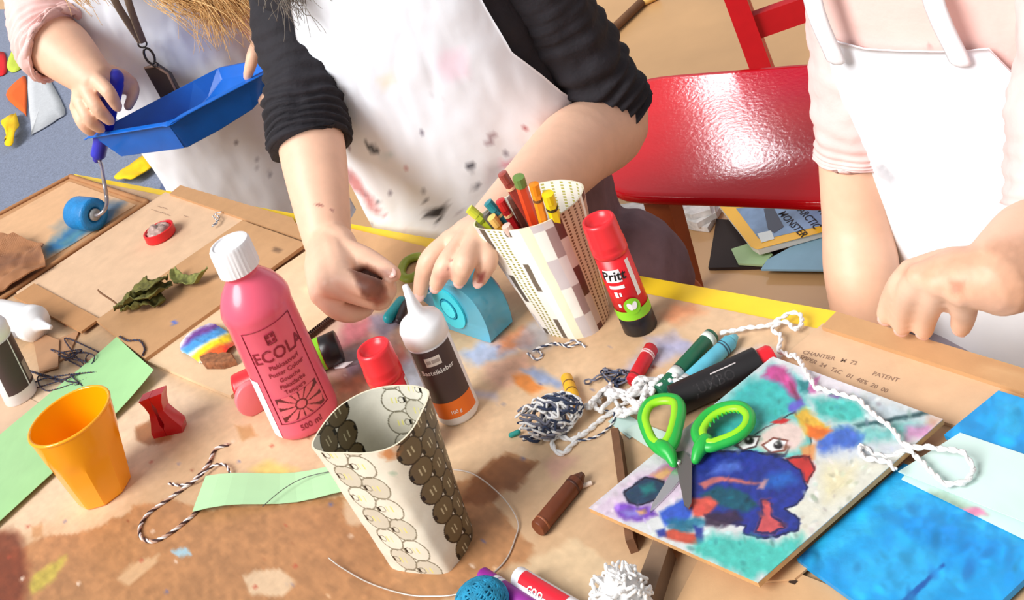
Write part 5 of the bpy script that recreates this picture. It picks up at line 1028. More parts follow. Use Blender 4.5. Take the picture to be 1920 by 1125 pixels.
# arc positions of the printed bands (measured from the left tip, running round the back)
BANDS = [(.030, True, 2), (.088, False, 2), (.140, True, 2), (.196, False, 2)]; BROWN = .175
hF = .132
wtest = np.array([W(x, y, z0 + hF) for x, y in spline(np.array(rimF, float), 24, True)]); dd = np.r_[0, np.cumsum(np.linalg.norm(np.diff(wtest, axis=0), axis=1))]; perF = dd[-1]
def arc(px_, py_):
    i = np.argmin(np.linalg.norm(PX(wtest) - np.array([px_, py_]), axis=1)); return dd[i]
BANDS = [(arc(612, 786) - .009, True, 2), (arc(745, 722) - .006, False, 2), (arc(797, 757) - .004, True, 3), (arc(650, 851) - .006, False, 2)]; BROWN = arc(725, 842)
container(rimF, basF, hF, 'patterned_container', 'tall paper-covered container printed with brown circles in the foreground', pat_front)
def pat_pencil(uv, inner, per):
    c = np.tile(np.array(rgb(244, 240, 230)), (len(uv), 1)); v_ = uv[:, 1]; s = (per - uv[:, 0]) / (per - ARC_R); row = np.floor(v_ / .030 + .3).astype(int); row2 = np.floor(v_ / .030 + .8).astype(int)
    def put(a, b, col, m=True): c[(s >= a) & (s < b) & m] = np.array(rgb(*col))
    def dots(a, b, n, col): put(a, b, col, (np.abs((((s - a) / (b - a) * n) % 1) - .5) < .2) & ((v_ * 330 % 1) < .6))
    put(0, .07, (206, 200, 200), row % 2 == 0); put(.07, .12, (92, 80, 66), row2 % 2 == 0); dots(.13, .27, 3, (150, 146, 60)); put(.28, .33, (110, 98, 84), row % 2 == 0)
    put(.33, .40, (250, 246, 238)); put(.40, .48, (240, 234, 204)); put(.48, .56, (206, 196, 196), row % 2 == 0); put(.56, .63, (160, 130, 126), row % 2 == 1); put(.56, .63, (214, 198, 192), row % 2 == 0)
    put(.63, .69, (96, 50, 42), row2 % 2 == 0); put(.63, .69, (196, 164, 150), row2 % 2 == 1); put(.69, .90, (206, 170, 138)); dots(.69, .90, 4, (104, 56, 30)); put(.93, 1.0, (96, 50, 42), row % 2 == 0); put(.93, 1.0, (190, 154, 134), row % 2 == 1)  # printed columns; shade of the right side is painted into their tan
    bk = (s > 1.0) | (s < 0); q = (uv[:, 0] * 90) % 1; c[bk & (np.abs(q - .5) < .16) & ((v_ * 330 % 1) < .6)] = np.array(rgb(186, 180, 90))
    return c
rimP = [(888, 424), (905, 398), (950, 368), (1000, 346), (1050, 337), (1085, 342), (1094, 354), (1082, 376), (1050, 402), (1014, 420), (970, 431), (925, 432)]
basP = [(1016, 618), (1010, 596), (1025, 572), (1060, 555), (1100, 550), (1132, 562), (1143, 584), (1134, 606), (1114, 626), (1085, 635), (1055, 633), (1032, 628)]
hP = .118
wt2 = np.array([W(x, y, z0 + hP) for x, y in spline(np.array(rimP, float), 24, True)]); ARC_R = np.r_[0, np.cumsum(np.linalg.norm(np.diff(wt2, axis=0), axis=1))][np.argmin(np.linalg.norm(PX(wt2) - np.array([1094, 354]), axis=1))]
pc, pbase, prim = container(rimP, basP, hP, 'pencil_holder', 'striped paper-covered pencil holder full of coloured pencils', pat_pencil)
cb_ = pbase.mean(0)
def pencil(tip, colr, endc, label, r=.0042, band=None, k=0, flat_end=True):
    x, y, z = tip; a = W(x, y, z); b = cb_ + (prim.mean(0) - cb_) * .06 + np.array([math.cos(k * 2.1), math.sin(k * 2.1), 0]) * .013; ax = nrm(a - b); L = np.linalg.norm(a - b)
    o = empty('coloured_pencil', b, label, 'pencil', 'coloured pencils in the holder')
    nm = '%d_%d_%d' % colr
    new('shaft', lathe([(.0012, 0), (r, .012), (r, L - .001), (r * .9, L), (.0003, L)], b, ax, 6), M('pencil_' + nm, colr, rough=.35), o, smooth=False)
    if endc: new('end_cap', lathe([(r * 1.04, L - .010), (r * 1.06, L + .0006), (.0003, L + .0012)], b, ax, 12), M('pencilend_%d_%d_%d' % endc, endc, rough=.35), o, smooth=False)
    if band: new('band', lathe([(r * 1.07, L - .018), (r * 1.07, L - .0155)], b, ax, 12), M('pencilband_%d_%d_%d' % band, band, rough=.4), o, smooth=False)
pz = z0 + hP
PC = [((880, 392, pz + .014), (190, 200, 44), (206, 210, 60), 'lime pencil at the left rim of the pencil holder', (120, 130, 30)), ((922, 408, pz + .008), (240, 176, 50), (250, 200, 110), 'short amber pencil leaning at the front of the pencil holder', None), ((949, 424, pz + .003), (170, 150, 140), (236, 200, 186), 'grey pencil with pale end at the front of the holder', None),
      ((915, 380, pz + .02), (24, 104, 116), (30, 130, 140), 'teal pencil in the pencil holder', (200, 180, 120)), ((938, 377, pz + .02), (170, 24, 30), (196, 30, 30), 'dark red pencil beside the teal one', (220, 180, 130)), ((912, 402, pz + .006), (70, 66, 60), (90, 84, 76), 'charcoal pencil low in the pencil holder', None),
      ((942, 326, pz + .05), (150, 56, 46), (160, 70, 60), 'tall reddish-brown pencil at the back of the holder', (236, 190, 150)), ((972, 333, pz + .048), (222, 74, 34), (110, 140, 70), 'tall orange-red pencil with green end', None), ((1001, 346, pz + .038), (250, 150, 26), (240, 140, 20), 'orange pencil at the right of the holder', (120, 80, 40)), ((1027, 364, pz + .026), (248, 214, 20), (240, 210, 20), 'bright yellow pencil at the right of the holder', (60, 50, 20)),
      ((960, 370, pz + .02), (86, 44, 34), (96, 54, 44), 'dark brown pencil in the middle of the holder', None), ((995, 398, pz + .004), (110, 60, 170), (100, 50, 160), 'short purple pencil in the pencil holder', None)]
for i, (t, c, e_, l, b) in enumerate(PC): pencil(t, c, e_, l, .0046 if i not in (9, 7) else .0056, b, i)
# ================================================================ blue tape dispenser
tb = empty('tape_dispenser', W(900, 620, z0), 'translucent blue tape dispenser under the hand of the black-shirted person', 'tape dispenser')
tm = M('blue_translucent', (110, 212, 240), rough=.1, trans=.5, coat=.3); tm2 = M('turquoise_hub', (64, 206, 222), rough=.25)
# side profile stands upright; axis of the roll points to the lens' lower left
fa = nrm(W(835, 632, z0) - W(905, 590, z0)); fa = nrm(W(838, 628, z0) - W(950, 610, z0)); 
c0 = W(872, 622, z0); right = nrm([.58, -.81, 0]); thick = nrm([.81, .58, 0])
out2 = [(-.046, 0), (.024, 0), (.034, .006), (.037, .030), (.030, .050), (.012, .060), (-.012, .058), (-.030, .046), (-.046, .040), (-.060, .038), (-.061, .030), (-.050, .022)]
o2 = spline(np.array(out2), 3, True)
def prof3(o, d): return [c0 + right * (x + .012) + np.array([0, 0, max(y, 0) + .0005]) + thick * d for x, y in o]
new('shell', prism(prof3(o2, -.004), thick * .036, .003), tm, tb, smooth=True, auto=.5)
hc = c0 + right * -.002 + np.array([0, 0, .031]) - thick * .0042
def disc3(r0, r1, d0, d1): return lathe([(r0, d0), (r1, d0), (r1, d1), (r0, d1), (r0, d0)], hc, -thick, 48)
new('tape_roll', lathe([(.011, -.004), (.021, -.004), (.021, -.022), (.011, -.022), (.011, -.004)], hc, -thick, 48), M('tape_film', (120, 206, 226), rough=.2, trans=.4), tb)
new('hub_ring', disc3(.0125, .0225, .0, .0022), tm2, tb, auto=.5); new('hub', disc3(.0005, .0095, .0, .003), M('bright_turquoise', (80, 228, 240), rough=.25), tb, auto=.5); new('hub_ring', disc3(.0098, .0112, .0, .0026), M('teal_line', (30, 150, 180), rough=.3), tb, auto=.5)
new('cutter', prism(prof3([(-.062, .036), (-.050, .036), (-.050, .0405), (-.062, .0405)], -.002), thick * .03), M('cutter_blue', (70, 120, 190), rough=.3), tb, smooth=False)
# ---- olive scissors, teal handle and black marker by the hands
def loop3(px_, z, r, n=10, k=6): return tube(spline([W(x, y, z) for x, y in px_], k, True), r, n, cap=False, closed=True)
osc = empty('scissors', W(770, 505, z0), 'olive-handled scissors lying between the two hands', 'scissors', 'pairs of scissors')
new('handle', loop3([(752, 512), (760, 492), (778, 482), (792, 484), (790, 504), (778, 518), (762, 522)], z0 + .008, (.0045, .0055)), M('olive_plastic', (140, 160, 50), rough=.4), osc)
new('blade', flat([(790, 512), (800, 508), (830, 590), (826, 592)], z0 + .006, .0014), M('steel', (176, 174, 176), rough=.3, metal=.8), osc, smooth=False)
tsc = empty('marker_pen', W(740, 580, z0), 'teal-capped pen lying in front of the fist', 'pen')
new('cap', tube([W(728, 596, z0 + .006), W(752, 566, z0 + .006)], .006, 12), M('teal_plastic', (40, 176, 186), rough=.35), tsc); new('barrel', tube([W(748, 600, z0 + .0045), W(762, 560, z0 + .0045)], .0042, 10), M('dark_barrel', (60, 50, 56), rough=.4), tsc)
# ================================================================ leaves, clips, threads on the left
def leafmesh(path, wid, th, amp, seed, nw=14, k=10):
    p = spline([W(x, y, z) for x, y, z in path], k); V = []; L = len(p)
    for i in range(L):
        t = i / (L - 1); d = nrm(p[min(i + 1, L - 1)] - p[max(i - 1, 0)]); s = nrm(np.cross(d, [0, 0, 1])); w = wid * (math.sin(math.pi * min(t * .94 + .05, 1)) ** .7)
        for j in range(nw): a = (j / (nw - 1) - .5) * 2; V.append(p[i] + s * a * w + np.array([0, 0, abs(a) * w * .5]))
    V = np.array(V); V[:, 2] += np.abs(noise(V + seed, 90., 3)) * amp; V += np.stack([noise(V + 3 + seed, 70., 2)] * 3, -1) * amp * .4
    F = [(i * nw + j, i * nw + j + 1, (i + 1) * nw + j + 1, (i + 1) * nw + j) for i in range(L - 1) for j in range(nw - 1)]
    return V, F
zl = z0 + .0088
dl = empty('dried_leaf', W(270, 565, zl), 'large crumpled dried green leaf on the brown cardboard', 'leaf', 'dried leaves')
lm = M('dried_leaf', (104, 100, 44), rough=.85, var=.5, vscale=150, bump=(200, .5, .002))
for i, (pa, wd) in enumerate(((((222, 580, zl + .003), (250, 566, zl + .012), (290, 552, zl + .014), (322, 538, zl + .004)), .021), (((232, 584, zl + .001), (268, 574, zl + .004), (310, 566, zl + .003)), .016), (((240, 562, zl + .012), (280, 540, zl + .022), (312, 530, zl + .012)), .014))):
    o = new('leaf_blade', leafmesh(pa, wd, 0, .024, i * 4.), lm, dl); md = o.modifiers.new('s', 'SOLIDIFY'); md.thickness = .0009
new('stem', tube(spline([W(184, 544, zl + .016), W(190, 550, zl + .014), W(214, 566, zl + .006), W(226, 578, zl + .004)], 6), .0012, 6), M('leaf_stem', (120, 80, 50), rough=.8), dl)
d2 = empty('dried_leaf', W(355, 525, zl), 'small curled dried leaf beside the pink bottle cap', 'leaf', 'dried leaves')
o = new('leaf_blade', leafmesh(((326, 506, zl + .010), (336, 524, zl + .003), (360, 532, zl + .003), (378, 522, zl + .008), (388, 508, zl + .018)), .010, 0, .012, 9.), M('dried_leaf_pale', (128, 130, 66), rough=.85, var=.45, vscale=150), d2); md = o.modifiers.new('s', 'SOLIDIFY'); md.thickness = .0009
rl2 = empty('bottle_lid', W(303, 444, z0 + .0044), 'red bottle lid filled with crumpled foil on the pale cardboard', 'lid')
cL = W(303, 444, z0 + .0044)
new('lid_wall', lathe([(.001, 0), (.021, 0), (.0225, .002), (.0225, .013), (.0205, .0135), (.0195, .012), (.0195, .003), (.001, .003)], cL, n=40), M('red_lid', (222, 30, 38), rough=.35), rl2, auto=.6)
v, f = ball(cL + np.array([0, 0, .009]), (.018, .018, .008), 40, 24); v = v + normals((v, f)) * (noise(v, 130., 3) * .012)[:, None]
new('foil', (v, f), M('crumpled_foil', (190, 160, 150), rough=.3, var=.5, vscale=110), rl2)
# rainbow painted shell
rsx = empty('painted_pebble', W(390, 660, z0 + .005), 'rainbow painted flat pebble with brown bark end by the pink bottle', 'painted stone')
P_ = [W(x, y, z0 + .005) for x, y in spline([(338, 655), (350, 632), (380, 614), (412, 606), (436, 630), (446, 672), (420, 688), (384, 684), (356, 672)], 5, True)]
cen = np.mean(P_, 0); V = []; 
for s, h in ((1, 0), (1.02, .002), (.97, .005), (.8, .0075), (.55, .009), (.25, .0096), (.02, .0098)): V += [cen + (p - cen) * s + np.array([0, 0, h]) for p in P_]
k = len(P_); V = np.array(V); F = [(i * k + j, i * k + (j + 1) % k, (i + 1) * k + (j + 1) % k, (i + 1) * k + j) for i in range(6) for j in range(k)] + [tuple(range(k))[::-1], tuple(range(6 * k, 7 * k))]
# refine with subdivision for the paint
me_ = new('pebble', (V, F), None, rsx); bpy.data.objects.remove(me_)
Vq = []; GR = 60; quad = [(330, 655), (372, 600), (452, 640), (405, 700)]
(v, f), kk = sheet([W(x, y, z0 + .005) for x, y in quad], GR, GR, .003); pxs = PX(v); sd_ = sdpoly(pxs, spline([(338, 655), (350, 632), (380, 614), (412, 606), (436, 630), (446, 672), (420, 688), (384, 684), (356, 672)], 5, True))
keep = set(np.where(sd_[:kk] < 1)[0]); f2 = [q for q in f if len(q) == 4 and all(i in keep for i in q)]; idx = {i: n_ for n_, i in enumerate(sorted(keep))}
v2 = v[sorted(keep)]; v2[:, 2] += .001 + .009 * np.clip(-sd_[sorted(keep)] / 26, 0, 1) ** .5 + noise(v2, 200., 2) * .002
RB = [([(338, 655), (350, 632), (380, 612), (420, 600), (420, 615), (370, 640)], (110, 60, 150), 4, 4), ([(338, 655), (360, 636), (420, 608), (425, 622), (370, 650), (350, 665)], (70, 150, 214), 4, 4), ([(356, 672), (380, 648), (432, 622), (436, 640), (390, 660), (372, 680)], (250, 214, 20), 4, 4), ([(376, 668), (410, 645), (440, 640), (446, 668), (410, 680)], (236, 90, 30), 4, 4), ([(420, 650), (446, 650), (446, 680), (420, 688)], (220, 50, 40), 4, 4), ([(378, 674), (400, 666), (420, 672), (440, 676), (420, 692), (384, 690)], (150, 92, 60), 4, 4, .95, .3)]
new('pebble', (v2, [tuple(idx[i] for i in q) for q in f2]), M('rainbow_paint', attr=True, rough=.4, bump=(150, .3)), rsx, col=paint(PX(v2), (240, 240, 240), RB))
new('bark', prism([W(x, y, z0 + .005) for x, y in [(378, 680), (402, 668), (440, 672), (446, 684), (420, 692), (388, 692)]], (0, 0, .008), .002), M('bark', (150, 96, 62), rough=.9, var=.4, vscale=150, bump=(150, .6, .003)), rsx, smooth=False)
# red hourglass clip
hc0 = W(318, 808, z0); hg = empty('red_clip', hc0, 'red translucent hourglass-shaped plastic clip beside the orange cup', 'clip')
rp = M('red_translucent', (214, 16, 34), rough=.18, trans=.25, coat=.4)
dirx = nrm(W(360, 800, z0) - W(290, 815, z0)); diry = np.array([-dirx[1], dirx[0], 0])
for hl in ([(-.014, .045), (-.0008, .047), (-.0008, .041), (-.0022, .034), (-.0016, .024), (-.0028, .014), (-.0008, .008), (-.0008, 0), (-.016, 0), (-.0165, .006), (-.0115, .018), (-.0085, .029), (-.0105, .038)],
           [(.016, .049), (-.0004, .047), (-.0004, .041), (.0022, .034), (.0018, .024), (.0028, .014), (-.0004, .008), (-.0004, 0), (.019, 0), (.0205, .007), (.0135, .019), (.009, .029), (.0115, .040)]):
    o = new('half', prism([hc0 + dirx * x + np.array([0, 0, z]) - diry * .0075 for x, z in hl], diry * .015, .0022), rp, hg, smooth=True, auto=.6)
# twine and yarn
def twine(px_, z, r, mats, name, label, cat='string', turns=90., k=10, zs=None, parts='strand', jit=0., group=None):
    p = spline([W(x, y, z + (zs[min(i, len(zs) - 1)] if zs else 0)) for i, (x, y) in enumerate(px_)], k); p = p + np.stack([noise(p + i * 3, 160., 2) for i in range(3)], -1) * jit; L = len(p)
    s = np.r_[0, np.cumsum(np.linalg.norm(np.diff(p, axis=0), axis=1))]; m = max(int(s[-1] / (r * 1.1)), 12); t = np.linspace(0, s[-1], m); q = np.stack([np.interp(t, s, p[:, i]) for i in range(3)], -1)
    o = empty(name, q.mean(0) * np.array([1, 1, 0]) + np.array([0, 0, q[:, 2].min()]), label, cat, group); n_ = len(mats)
    T_ = np.gradient(q, axis=0); T_ /= np.linalg.norm(T_, axis=1)[:, None] + 1e-9; A = np.cross(T_, [0, 0, 1.]); A /= np.linalg.norm(A, axis=1)[:, None] + 1e-9; B = np.cross(T_, A)
    for i, mt in enumerate(mats):
        ph = t / (r * 5.5) * 2 * math.pi / 1.6 + i * 2 * math.pi / n_
        new(parts, tube(q + (A * np.cos(ph)[:, None] + B * np.sin(ph)[:, None]) * r * .55 + np.array([0, 0, r]), r * .62, 6), mt, o)
    return o
wy_ = M('white_yarn', (240, 238, 236), rough=.9, bump=(400, .5)); bk_ = M('dark_brown_yarn', (74, 48, 44), rough=.9); gy_ = M('grey_yarn', (120, 120, 134), rough=.9); nv_ = M('navy_yarn', (52, 62, 88), rough=.9); tn_ = M('tan_yarn', (196, 160, 140), rough=.9)
twine([(428, 836), (404, 846), (392, 872), (366, 902), (346, 918), (318, 938), (280, 965), (264, 990), (266, 1010), (288, 1018), (318, 1004), (352, 978), (372, 958), (380, 930)], z0, .0016, [wy_, bk_, tn_], 'twisted_cord', 'brown and white twisted cord lying loose beside the orange cup', 'cord')
twine([(318, 908), (340, 912), (366, 904), (384, 888), (404, 874), (424, 874), (432, 888)], z0 + .003, .0013, [wy_, bk_], 'twisted_cord', 'short end of brown and white cord crossing the pale green strip', 'cord')
twine([(400, 406), (408, 418), (398, 425), (412, 410), (404, 402), (416, 398)], z0 + .0085, .0009, [wy_, gy_], 'thread_scrap', 'small grey thread twist on the far cardboard', 'thread', group='thread scraps')
twine([(225, 632), (240, 640), (262, 640), (272, 655), (268, 668)], z0 + .009, .0012, [bk_, nv_], 'dark_string', 'dark string curling over the green paper corner', 'string')
rs = np.random.RandomState(11)
for i, (lab, st_) in enumerate((('dark tangled string heap near the left glue bottle', (140, 672)), ('dark frayed string tangle between glue bottle and green paper', (110, 712)))):
    pts = [(st_[0] + rs.normal(0, 34), st_[1] + rs.normal(0, 14)) for _ in range(16)]
    twine(pts, z0 + .0005, .0009, [bk_, nv_], 'dark_string', lab, 'string', k=8, zs=list(rs.uniform(0, .010, 16)))
for i, (q, lab) in enumerate(((((104, 640), (150, 622), (130, 668), (96, 690)), 'torn brown cardboard scrap beside the left glue bottle'), (((60, 620), (112, 640), (110, 690), (75, 700)), 'torn cardboard scrap behind the left glue bottle'))):
    new('cardboard_scrap', flat(q, z0 + .0003 + i * .0025, .0022), M('scrap_brown', (176, 132, 96), rough=.8, var=.12), smooth=False, label=lab, cat='cardboard', group='cardboard scraps')
new('cardboard_scrap', flat([(-40, 700), (40, 740), (78, 760), (20, 830), (-40, 850)], z0, .0012), M('scrap_pale', (214, 180, 150), rough=.8, var=.1), smooth=False, label='pale paper scrap under the left glue bottle', cat='paper', group='cardboard scraps')
twine([(990, 664), (1006, 676), (1018, 668), (1008, 656), (1030, 648), (1060, 648), (1078, 640), (1098, 652)], z0, .0012, [wy_, gy_], 'yarn_scrap', 'grey and white yarn scrap at the foot of the pencil holder', 'yarn', group='yarn pieces')
twine([(1000, 660), (1040, 645), (1066, 652), (1090, 644)], z0 + .002, .0010, [wy_, nv_], 'yarn_scrap', 'thin white yarn end at the foot of the pencil holder', 'yarn', group='yarn pieces')
# navy-white yarn ball
yb = empty('yarn_bundle', W(1025, 790, z0), 'bundle of navy, grey and white yarn beside the yellow crayon', 'yarn', 'yarn pieces')
c1 = W(1026, 782, z0 + .016); axl = nrm(W(1082, 758, z0) - W(966, 806, z0)); sdl = np.array([-axl[1], axl[0], 0])
for i in range(64):
    t0 = rs.uniform(-.9, .4); n_ = 7; base_ang = rs.uniform(0, 2 * math.pi); pts = []
    for k in range(n_):
        u = np.clip(t0 + k * .16, -1, 1); rad = .017 * math.sqrt(max(1 - u * u, .05)) * rs.uniform(.75, 1.05); a = base_ang + k * rs.uniform(.1, .45)
        pts.append(c1 + axl * u * .032 + sdl * math.cos(a) * rad + np.array([0, 0, max(math.sin(a) * rad, -.015)]))
    new('strand', tube(spline(pts, 5), .00115, 6), [nv_, gy_, wy_, wy_][i % 4], yb)
new('tied_end', tube([W(958, 816, z0 + .002), W(972, 810, z0 + .003)], .0022, 8), M('teal_thread', (40, 150, 140), rough=.7), yb)
# white yarn tangle
def tangle(n, region, mats, name, label, r=.0016, seed=1, zmax=.014, per=14, spread=40, cat='yarn', group='yarn pieces'):
    rs = np.random.RandomState(seed); o = None
    p = np.array(region, float); o = empty(name, W(*p.mean(0), z0), label, cat, group)
    for i in range(n):
        a = p[rs.randint(len(p))]; pts = []
        d = rs.uniform(0, 6.28)
        for k in range(per):
            d += rs.normal(0, 1.1); a = a + np.array([math.cos(d), math.sin(d) * .6]) * 13; a = a + (p[np.argmin(np.linalg.norm(p - a, axis=1))] - a) * .35
            pts.append(W(a[0], a[1], z0 + r + rs.uniform(0, zmax)))
        new('strand', tube(spline(pts, 5), r, 7), mats[i % len(mats)], o)
    return o
tangle(15, [(1120, 760), (1140, 740), (1210, 720), (1262, 712), (1150, 730), (1175, 745), (1200, 735), (1225, 725), (1195, 760), (1165, 770), (1240, 715)], [wy_], 'white_yarn', 'white yarn tangle next to the red crayon', .0019, 4, .012, 18)
tangle(5, [(1110, 720), (1130, 700), (1150, 720), (1165, 705), (1100, 745)], [gy_, nv_], 'grey_yarn', 'loose grey yarn loops between yellow and red crayons', .0008, 5, .006, 20)
twine([(1190, 748), (1160, 770), (1130, 790), (1100, 815), (1075, 828), (1045, 822), (1038, 840), (1055, 855), (1075, 838), (1090, 818)], z0, .0022, [wy_, wy_], 'looped_string', 'white cord loop hanging out of the yarn tangle towards the viewer', 'cord')
twine([(1085, 828), (1115, 822), (1140, 806), (1152, 790), (1150, 775), (1130, 772)], z0 + .001, .0010, [wy_, nv_], 'thin_cord', 'thin navy and white cord beside the white cord loop', 'cord')
twine([(1352, 628), (1392, 620), (1440, 612), (1478, 594), (1500, 592), (1506, 608), (1490, 622), (1478, 606), (1450, 616), (1466, 636), (1462, 660), (1478, 668), (1496, 676), (1512, 700), (1534, 730), (1574, 742), (1610, 752), (1640, 780), (1672, 806), (1690, 832), (1720, 842), (1776, 846), (1812, 858), (1828, 882), (1812, 906), (1774, 912), (1746, 888), (1724, 862), (1700, 850), (1672, 860), (1640, 852), (1616, 842), (1622, 862), (1660, 868), (1680, 884)], z0 + .004, .0019, [wy_, wy_],
      'white_string', 'long fuzzy white string running over the clown painting to the mint paper', 'string', zs=[0] * 11 + [.004, .010] + [.0165] * 10 + [.012] * 9 + [.0165] * 2, jit=.003)
# ================================================================ crayons, markers
def crayon(p0, p1, r, label, colr, bands=(), tipc=None, tip=True, cat='crayon', zoff=0., capc=None, name='crayon', group='crayons and markers', caplen=.3):
    a = W(*p0, z0 + r + zoff); b = W(*p1, z0 + r + zoff); ax = nrm(b - a); L = np.linalg.norm(b - a); o = empty(name, (a + b) / 2 * np.array([1, 1, 0]) + np.array([0, 0, z0 + zoff]), label, cat, group)
    bm_ = M('wrap_%d_%d_%d' % colr, colr, rough=.45, var=.12, vscale=90)
    new('barrel', lathe([(.0003, 0), (r * .9, 0), (r, .001), (r, L - .001), (r * .9, L), (.0003, L)], a, ax, 24, (0, 0, 1)), bm_, o, auto=.6)
    for t, w, c in bands: new('band', lathe([(r * 1.03, L * t), (r * 1.03, L * t + w)], a, ax, 24, (0, 0, 1)), M('band_%d_%d_%d' % c, c, rough=.5), o)
    if tipc: new('tip', lathe([(r * .8, L), (r * .75, L + .002), (r * .35, L + .008), (.0003, L + .0085)], a, ax, 18, (0, 0, 1)), M('tip_%d_%d_%d' % tipc, tipc, rough=.4), o)
    if capc: new('cap', lathe([(.0003, L * (1 - caplen)), (r * 1.12, L * (1 - caplen)), (r * 1.12, L - .001), (r * 1.0, L + .001), (.0003, L + .001)], a, ax, 24, (0, 0, 1)), M('cap_%d_%d_%d' % capc, capc, rough=.35), o, auto=.6)
    return o, a, b, ax, L
crayon((1186, 716), (1222, 652), .0062, 'red wax crayon lying left of the green marker', (206, 24, 40), [(.72, .002, (240, 200, 200)), (.78, .0015, (240, 200, 200)), (.08, .002, (150, 20, 30))])
crayon((1062, 708), (1078, 752), .0055, 'short yellow crayon stub by the yarn bundle', (238, 182, 36), [(.3, .0015, (120, 80, 20)), (.62, .0015, (120, 80, 20))])
crayon((1236, 738), (1336, 628), .0068, 'dark green marker lying beside the light blue one', (20, 96, 66), [(.24, .010, (224, 230, 224)), (.36, .001, (20, 60, 40)), (.88, .006, (214, 224, 214))], capc=None, name='marker')
crayon((1262, 742), (1370, 640), .0066, 'light blue marker lying between green and black markers', (96, 190, 214), [(.12, .012, (236, 240, 240)), (.16, .0012, (60, 70, 80)), (.20, .0012, (60, 70, 80)), (.84, .0014, (30, 70, 90)), (.88, .001, (30, 70, 90))], name='marker', tipc=(110, 196, 214))
mk, a, b, ax, L = crayon((1262, 752), (1425, 678), .0125, 'thick black marker with red tip end beside the painting', (26, 22, 24), [], name='marker')
new('red_end', lathe([(.0003, L), (.0095, L - .001), (.0098, L + .010), (.008, L + .013), (.0003, L + .013)], a, ax, 24, (0, 0, 1)), M('red_end', (226, 30, 44), rough=.35), mk, auto=.6)
fm = (lambda A, D, U_: (lambda x, y: A + D * x + U_ * y))
tv = nrm(np.array([0, 0, CZ]) - (a + b) / 2); uu_ = nrm(np.cross(ax, np.array([0, 0, 1.]))) * -1; nn_ = nrm(np.cross(ax, uu_)); nn_ = nn_ if nn_[2] > 0 else -nn_
aN = nrm(tv - ax * (tv @ ax)); side_ = -np.cross(aN, ax)
new('lettering', text_on(lambda x, y: a + ax * (L * .46 + x) + aN * math.sqrt(.0127 ** 2 - min(y * y, .0001)) + side_ * y * -1, 'JUMBO', .012), M('emboss', (40, 35, 37), rough=.5), mk, smooth=False)
new('slot_line', tube([a + ax * L * t_ + aN * .0108 - side_ * .0068 for t_ in (.46, .74)], .0006, 6), M('white_line', (206, 196, 196), rough=.5), mk)
crayon((1008, 992), (1082, 902), .0066, 'brown wax crayon lying right of the patterned container', (110, 52, 22), [(.1, .002, (150, 84, 50)), (.86, .002, (70, 30, 14))], tipc=(96, 46, 22))
crayon((1086, 914), (1110, 905), .0018, 'tiny white paper sliver at the brown crayon tip', (226, 206, 190), [], name='paper_sliver', cat='paper')
crayon((1010, 1150), (905, 1080), .0066, 'purple marker at the bottom edge of the photo', (150, 44, 150), [(.62, .004, (240, 236, 240)), (.70, .004, (240, 236, 240))], capc=None, name='marker')
mk2, a, b, ax, L = crayon((1080, 1150), (972, 1084), .0085, 'white marker with red lettering at the bottom edge', (236, 234, 238), [], name='marker')
aN = nrm(nrm(np.array([0, 0, CZ]) - a) - ax * (nrm(np.array([0, 0, CZ]) - a) @ ax)); side_ = np.cross(aN, ax)
new('red_label', [(lambda A: (A, [(i, i + 1, i + 9, i + 8) for i in range(7)]))([a + ax * (L * t) + (aN * math.cos(q) + side_ * math.sin(q)) * .0087 for t in (.1, .86) for q in np.linspace(-1.0, .35, 8)])][0], M('red_print', (214, 30, 50), rough=.4), mk2)
new('lettering', text_on(lambda x, y: a + ax * (L * .55 - x) + aN * .0089 - side_ * (y - .002), 'coo', .011), MATS['white_print'], mk2, smooth=False)
# pompom and teal yarn at the bottom
pp = empty('white_pompom', W(1165, 1128, z0), 'white fluffy yarn pompom at the bottom edge of the photo', 'pompom')
cpp = W(1165, 1120, z0 + .020)
P_ = []
for i in range(170):
    d = nrm(rs.normal(0, 1, 3)); s = nrm(np.cross(d, rs.normal(0, 1, 3))); P_.append(tube(spline([cpp + d * .010, cpp + d * .018 + s * .004, cpp + d * .0195 + s * .010], 3), .0013, 5))
new('yarn_tufts', join(*P_), wy_, pp); new('core', ball(cpp, .0165, 16, 12), wy_, pp)
ty = empty('teal_yarn_ball', W(905, 1130, z0), 'teal blue yarn ball at the bottom edge of the photo', 'yarn', 'yarn pieces'); ct = W(903, 1128, z0 + .016); P_ = []
for i in range(60):
    n1 = nrm(rs.normal(0, 1, 3)); u1, v1, _ = frame(n1); P_.append(tube([ct + (u1 * math.cos(t) + v1 * math.sin(t)) * .0155 * (1, 1)[0] * np.array([1.3, 1, 1]) for t in np.linspace(0, 2 * math.pi, 26, endpoint=False)], .0009, 5, cap=False, closed=True))
new('yarn_windings', join(*P_), M('teal_yarn', (30, 140, 180), rough=.8, var=.4, vscale=160), ty); new('core', ball(ct, np.array([.019, .0145, .0145]), 16, 12), MATS['teal_yarn'], ty)
# thin wire and fishing-line loop
wm = M('thin_wire', (206, 196, 186), rough=.3, metal=.3)
new('nylon_wire', tube(spline([W(x, y, z0 + zz) for x, y, zz in [(616, 1046, .006), (640, 1064, .003), (690, 1092, .002), (750, 1112, .002), (800, 1118, .001), (870, 1110, .001), (940, 1060, .001), (966, 1010, .001), (970, 975, .002), (940, 930, .004), (890, 890, .004), (850, 880, .003)]], 10), .0006, 6), wm, label='thin wire loop curving round the patterned container', cat='wire')
new('nylon_wire', tube(spline([W(x, y, z0 + .008) for x, y in [(492, 950), (530, 918), (570, 896), (620, 884), (650, 882)]], 8), .0004, 6), M('dark_thread', (90, 90, 84), rough=.6), label='fine dark thread lying across the pale green strip', cat='wire')
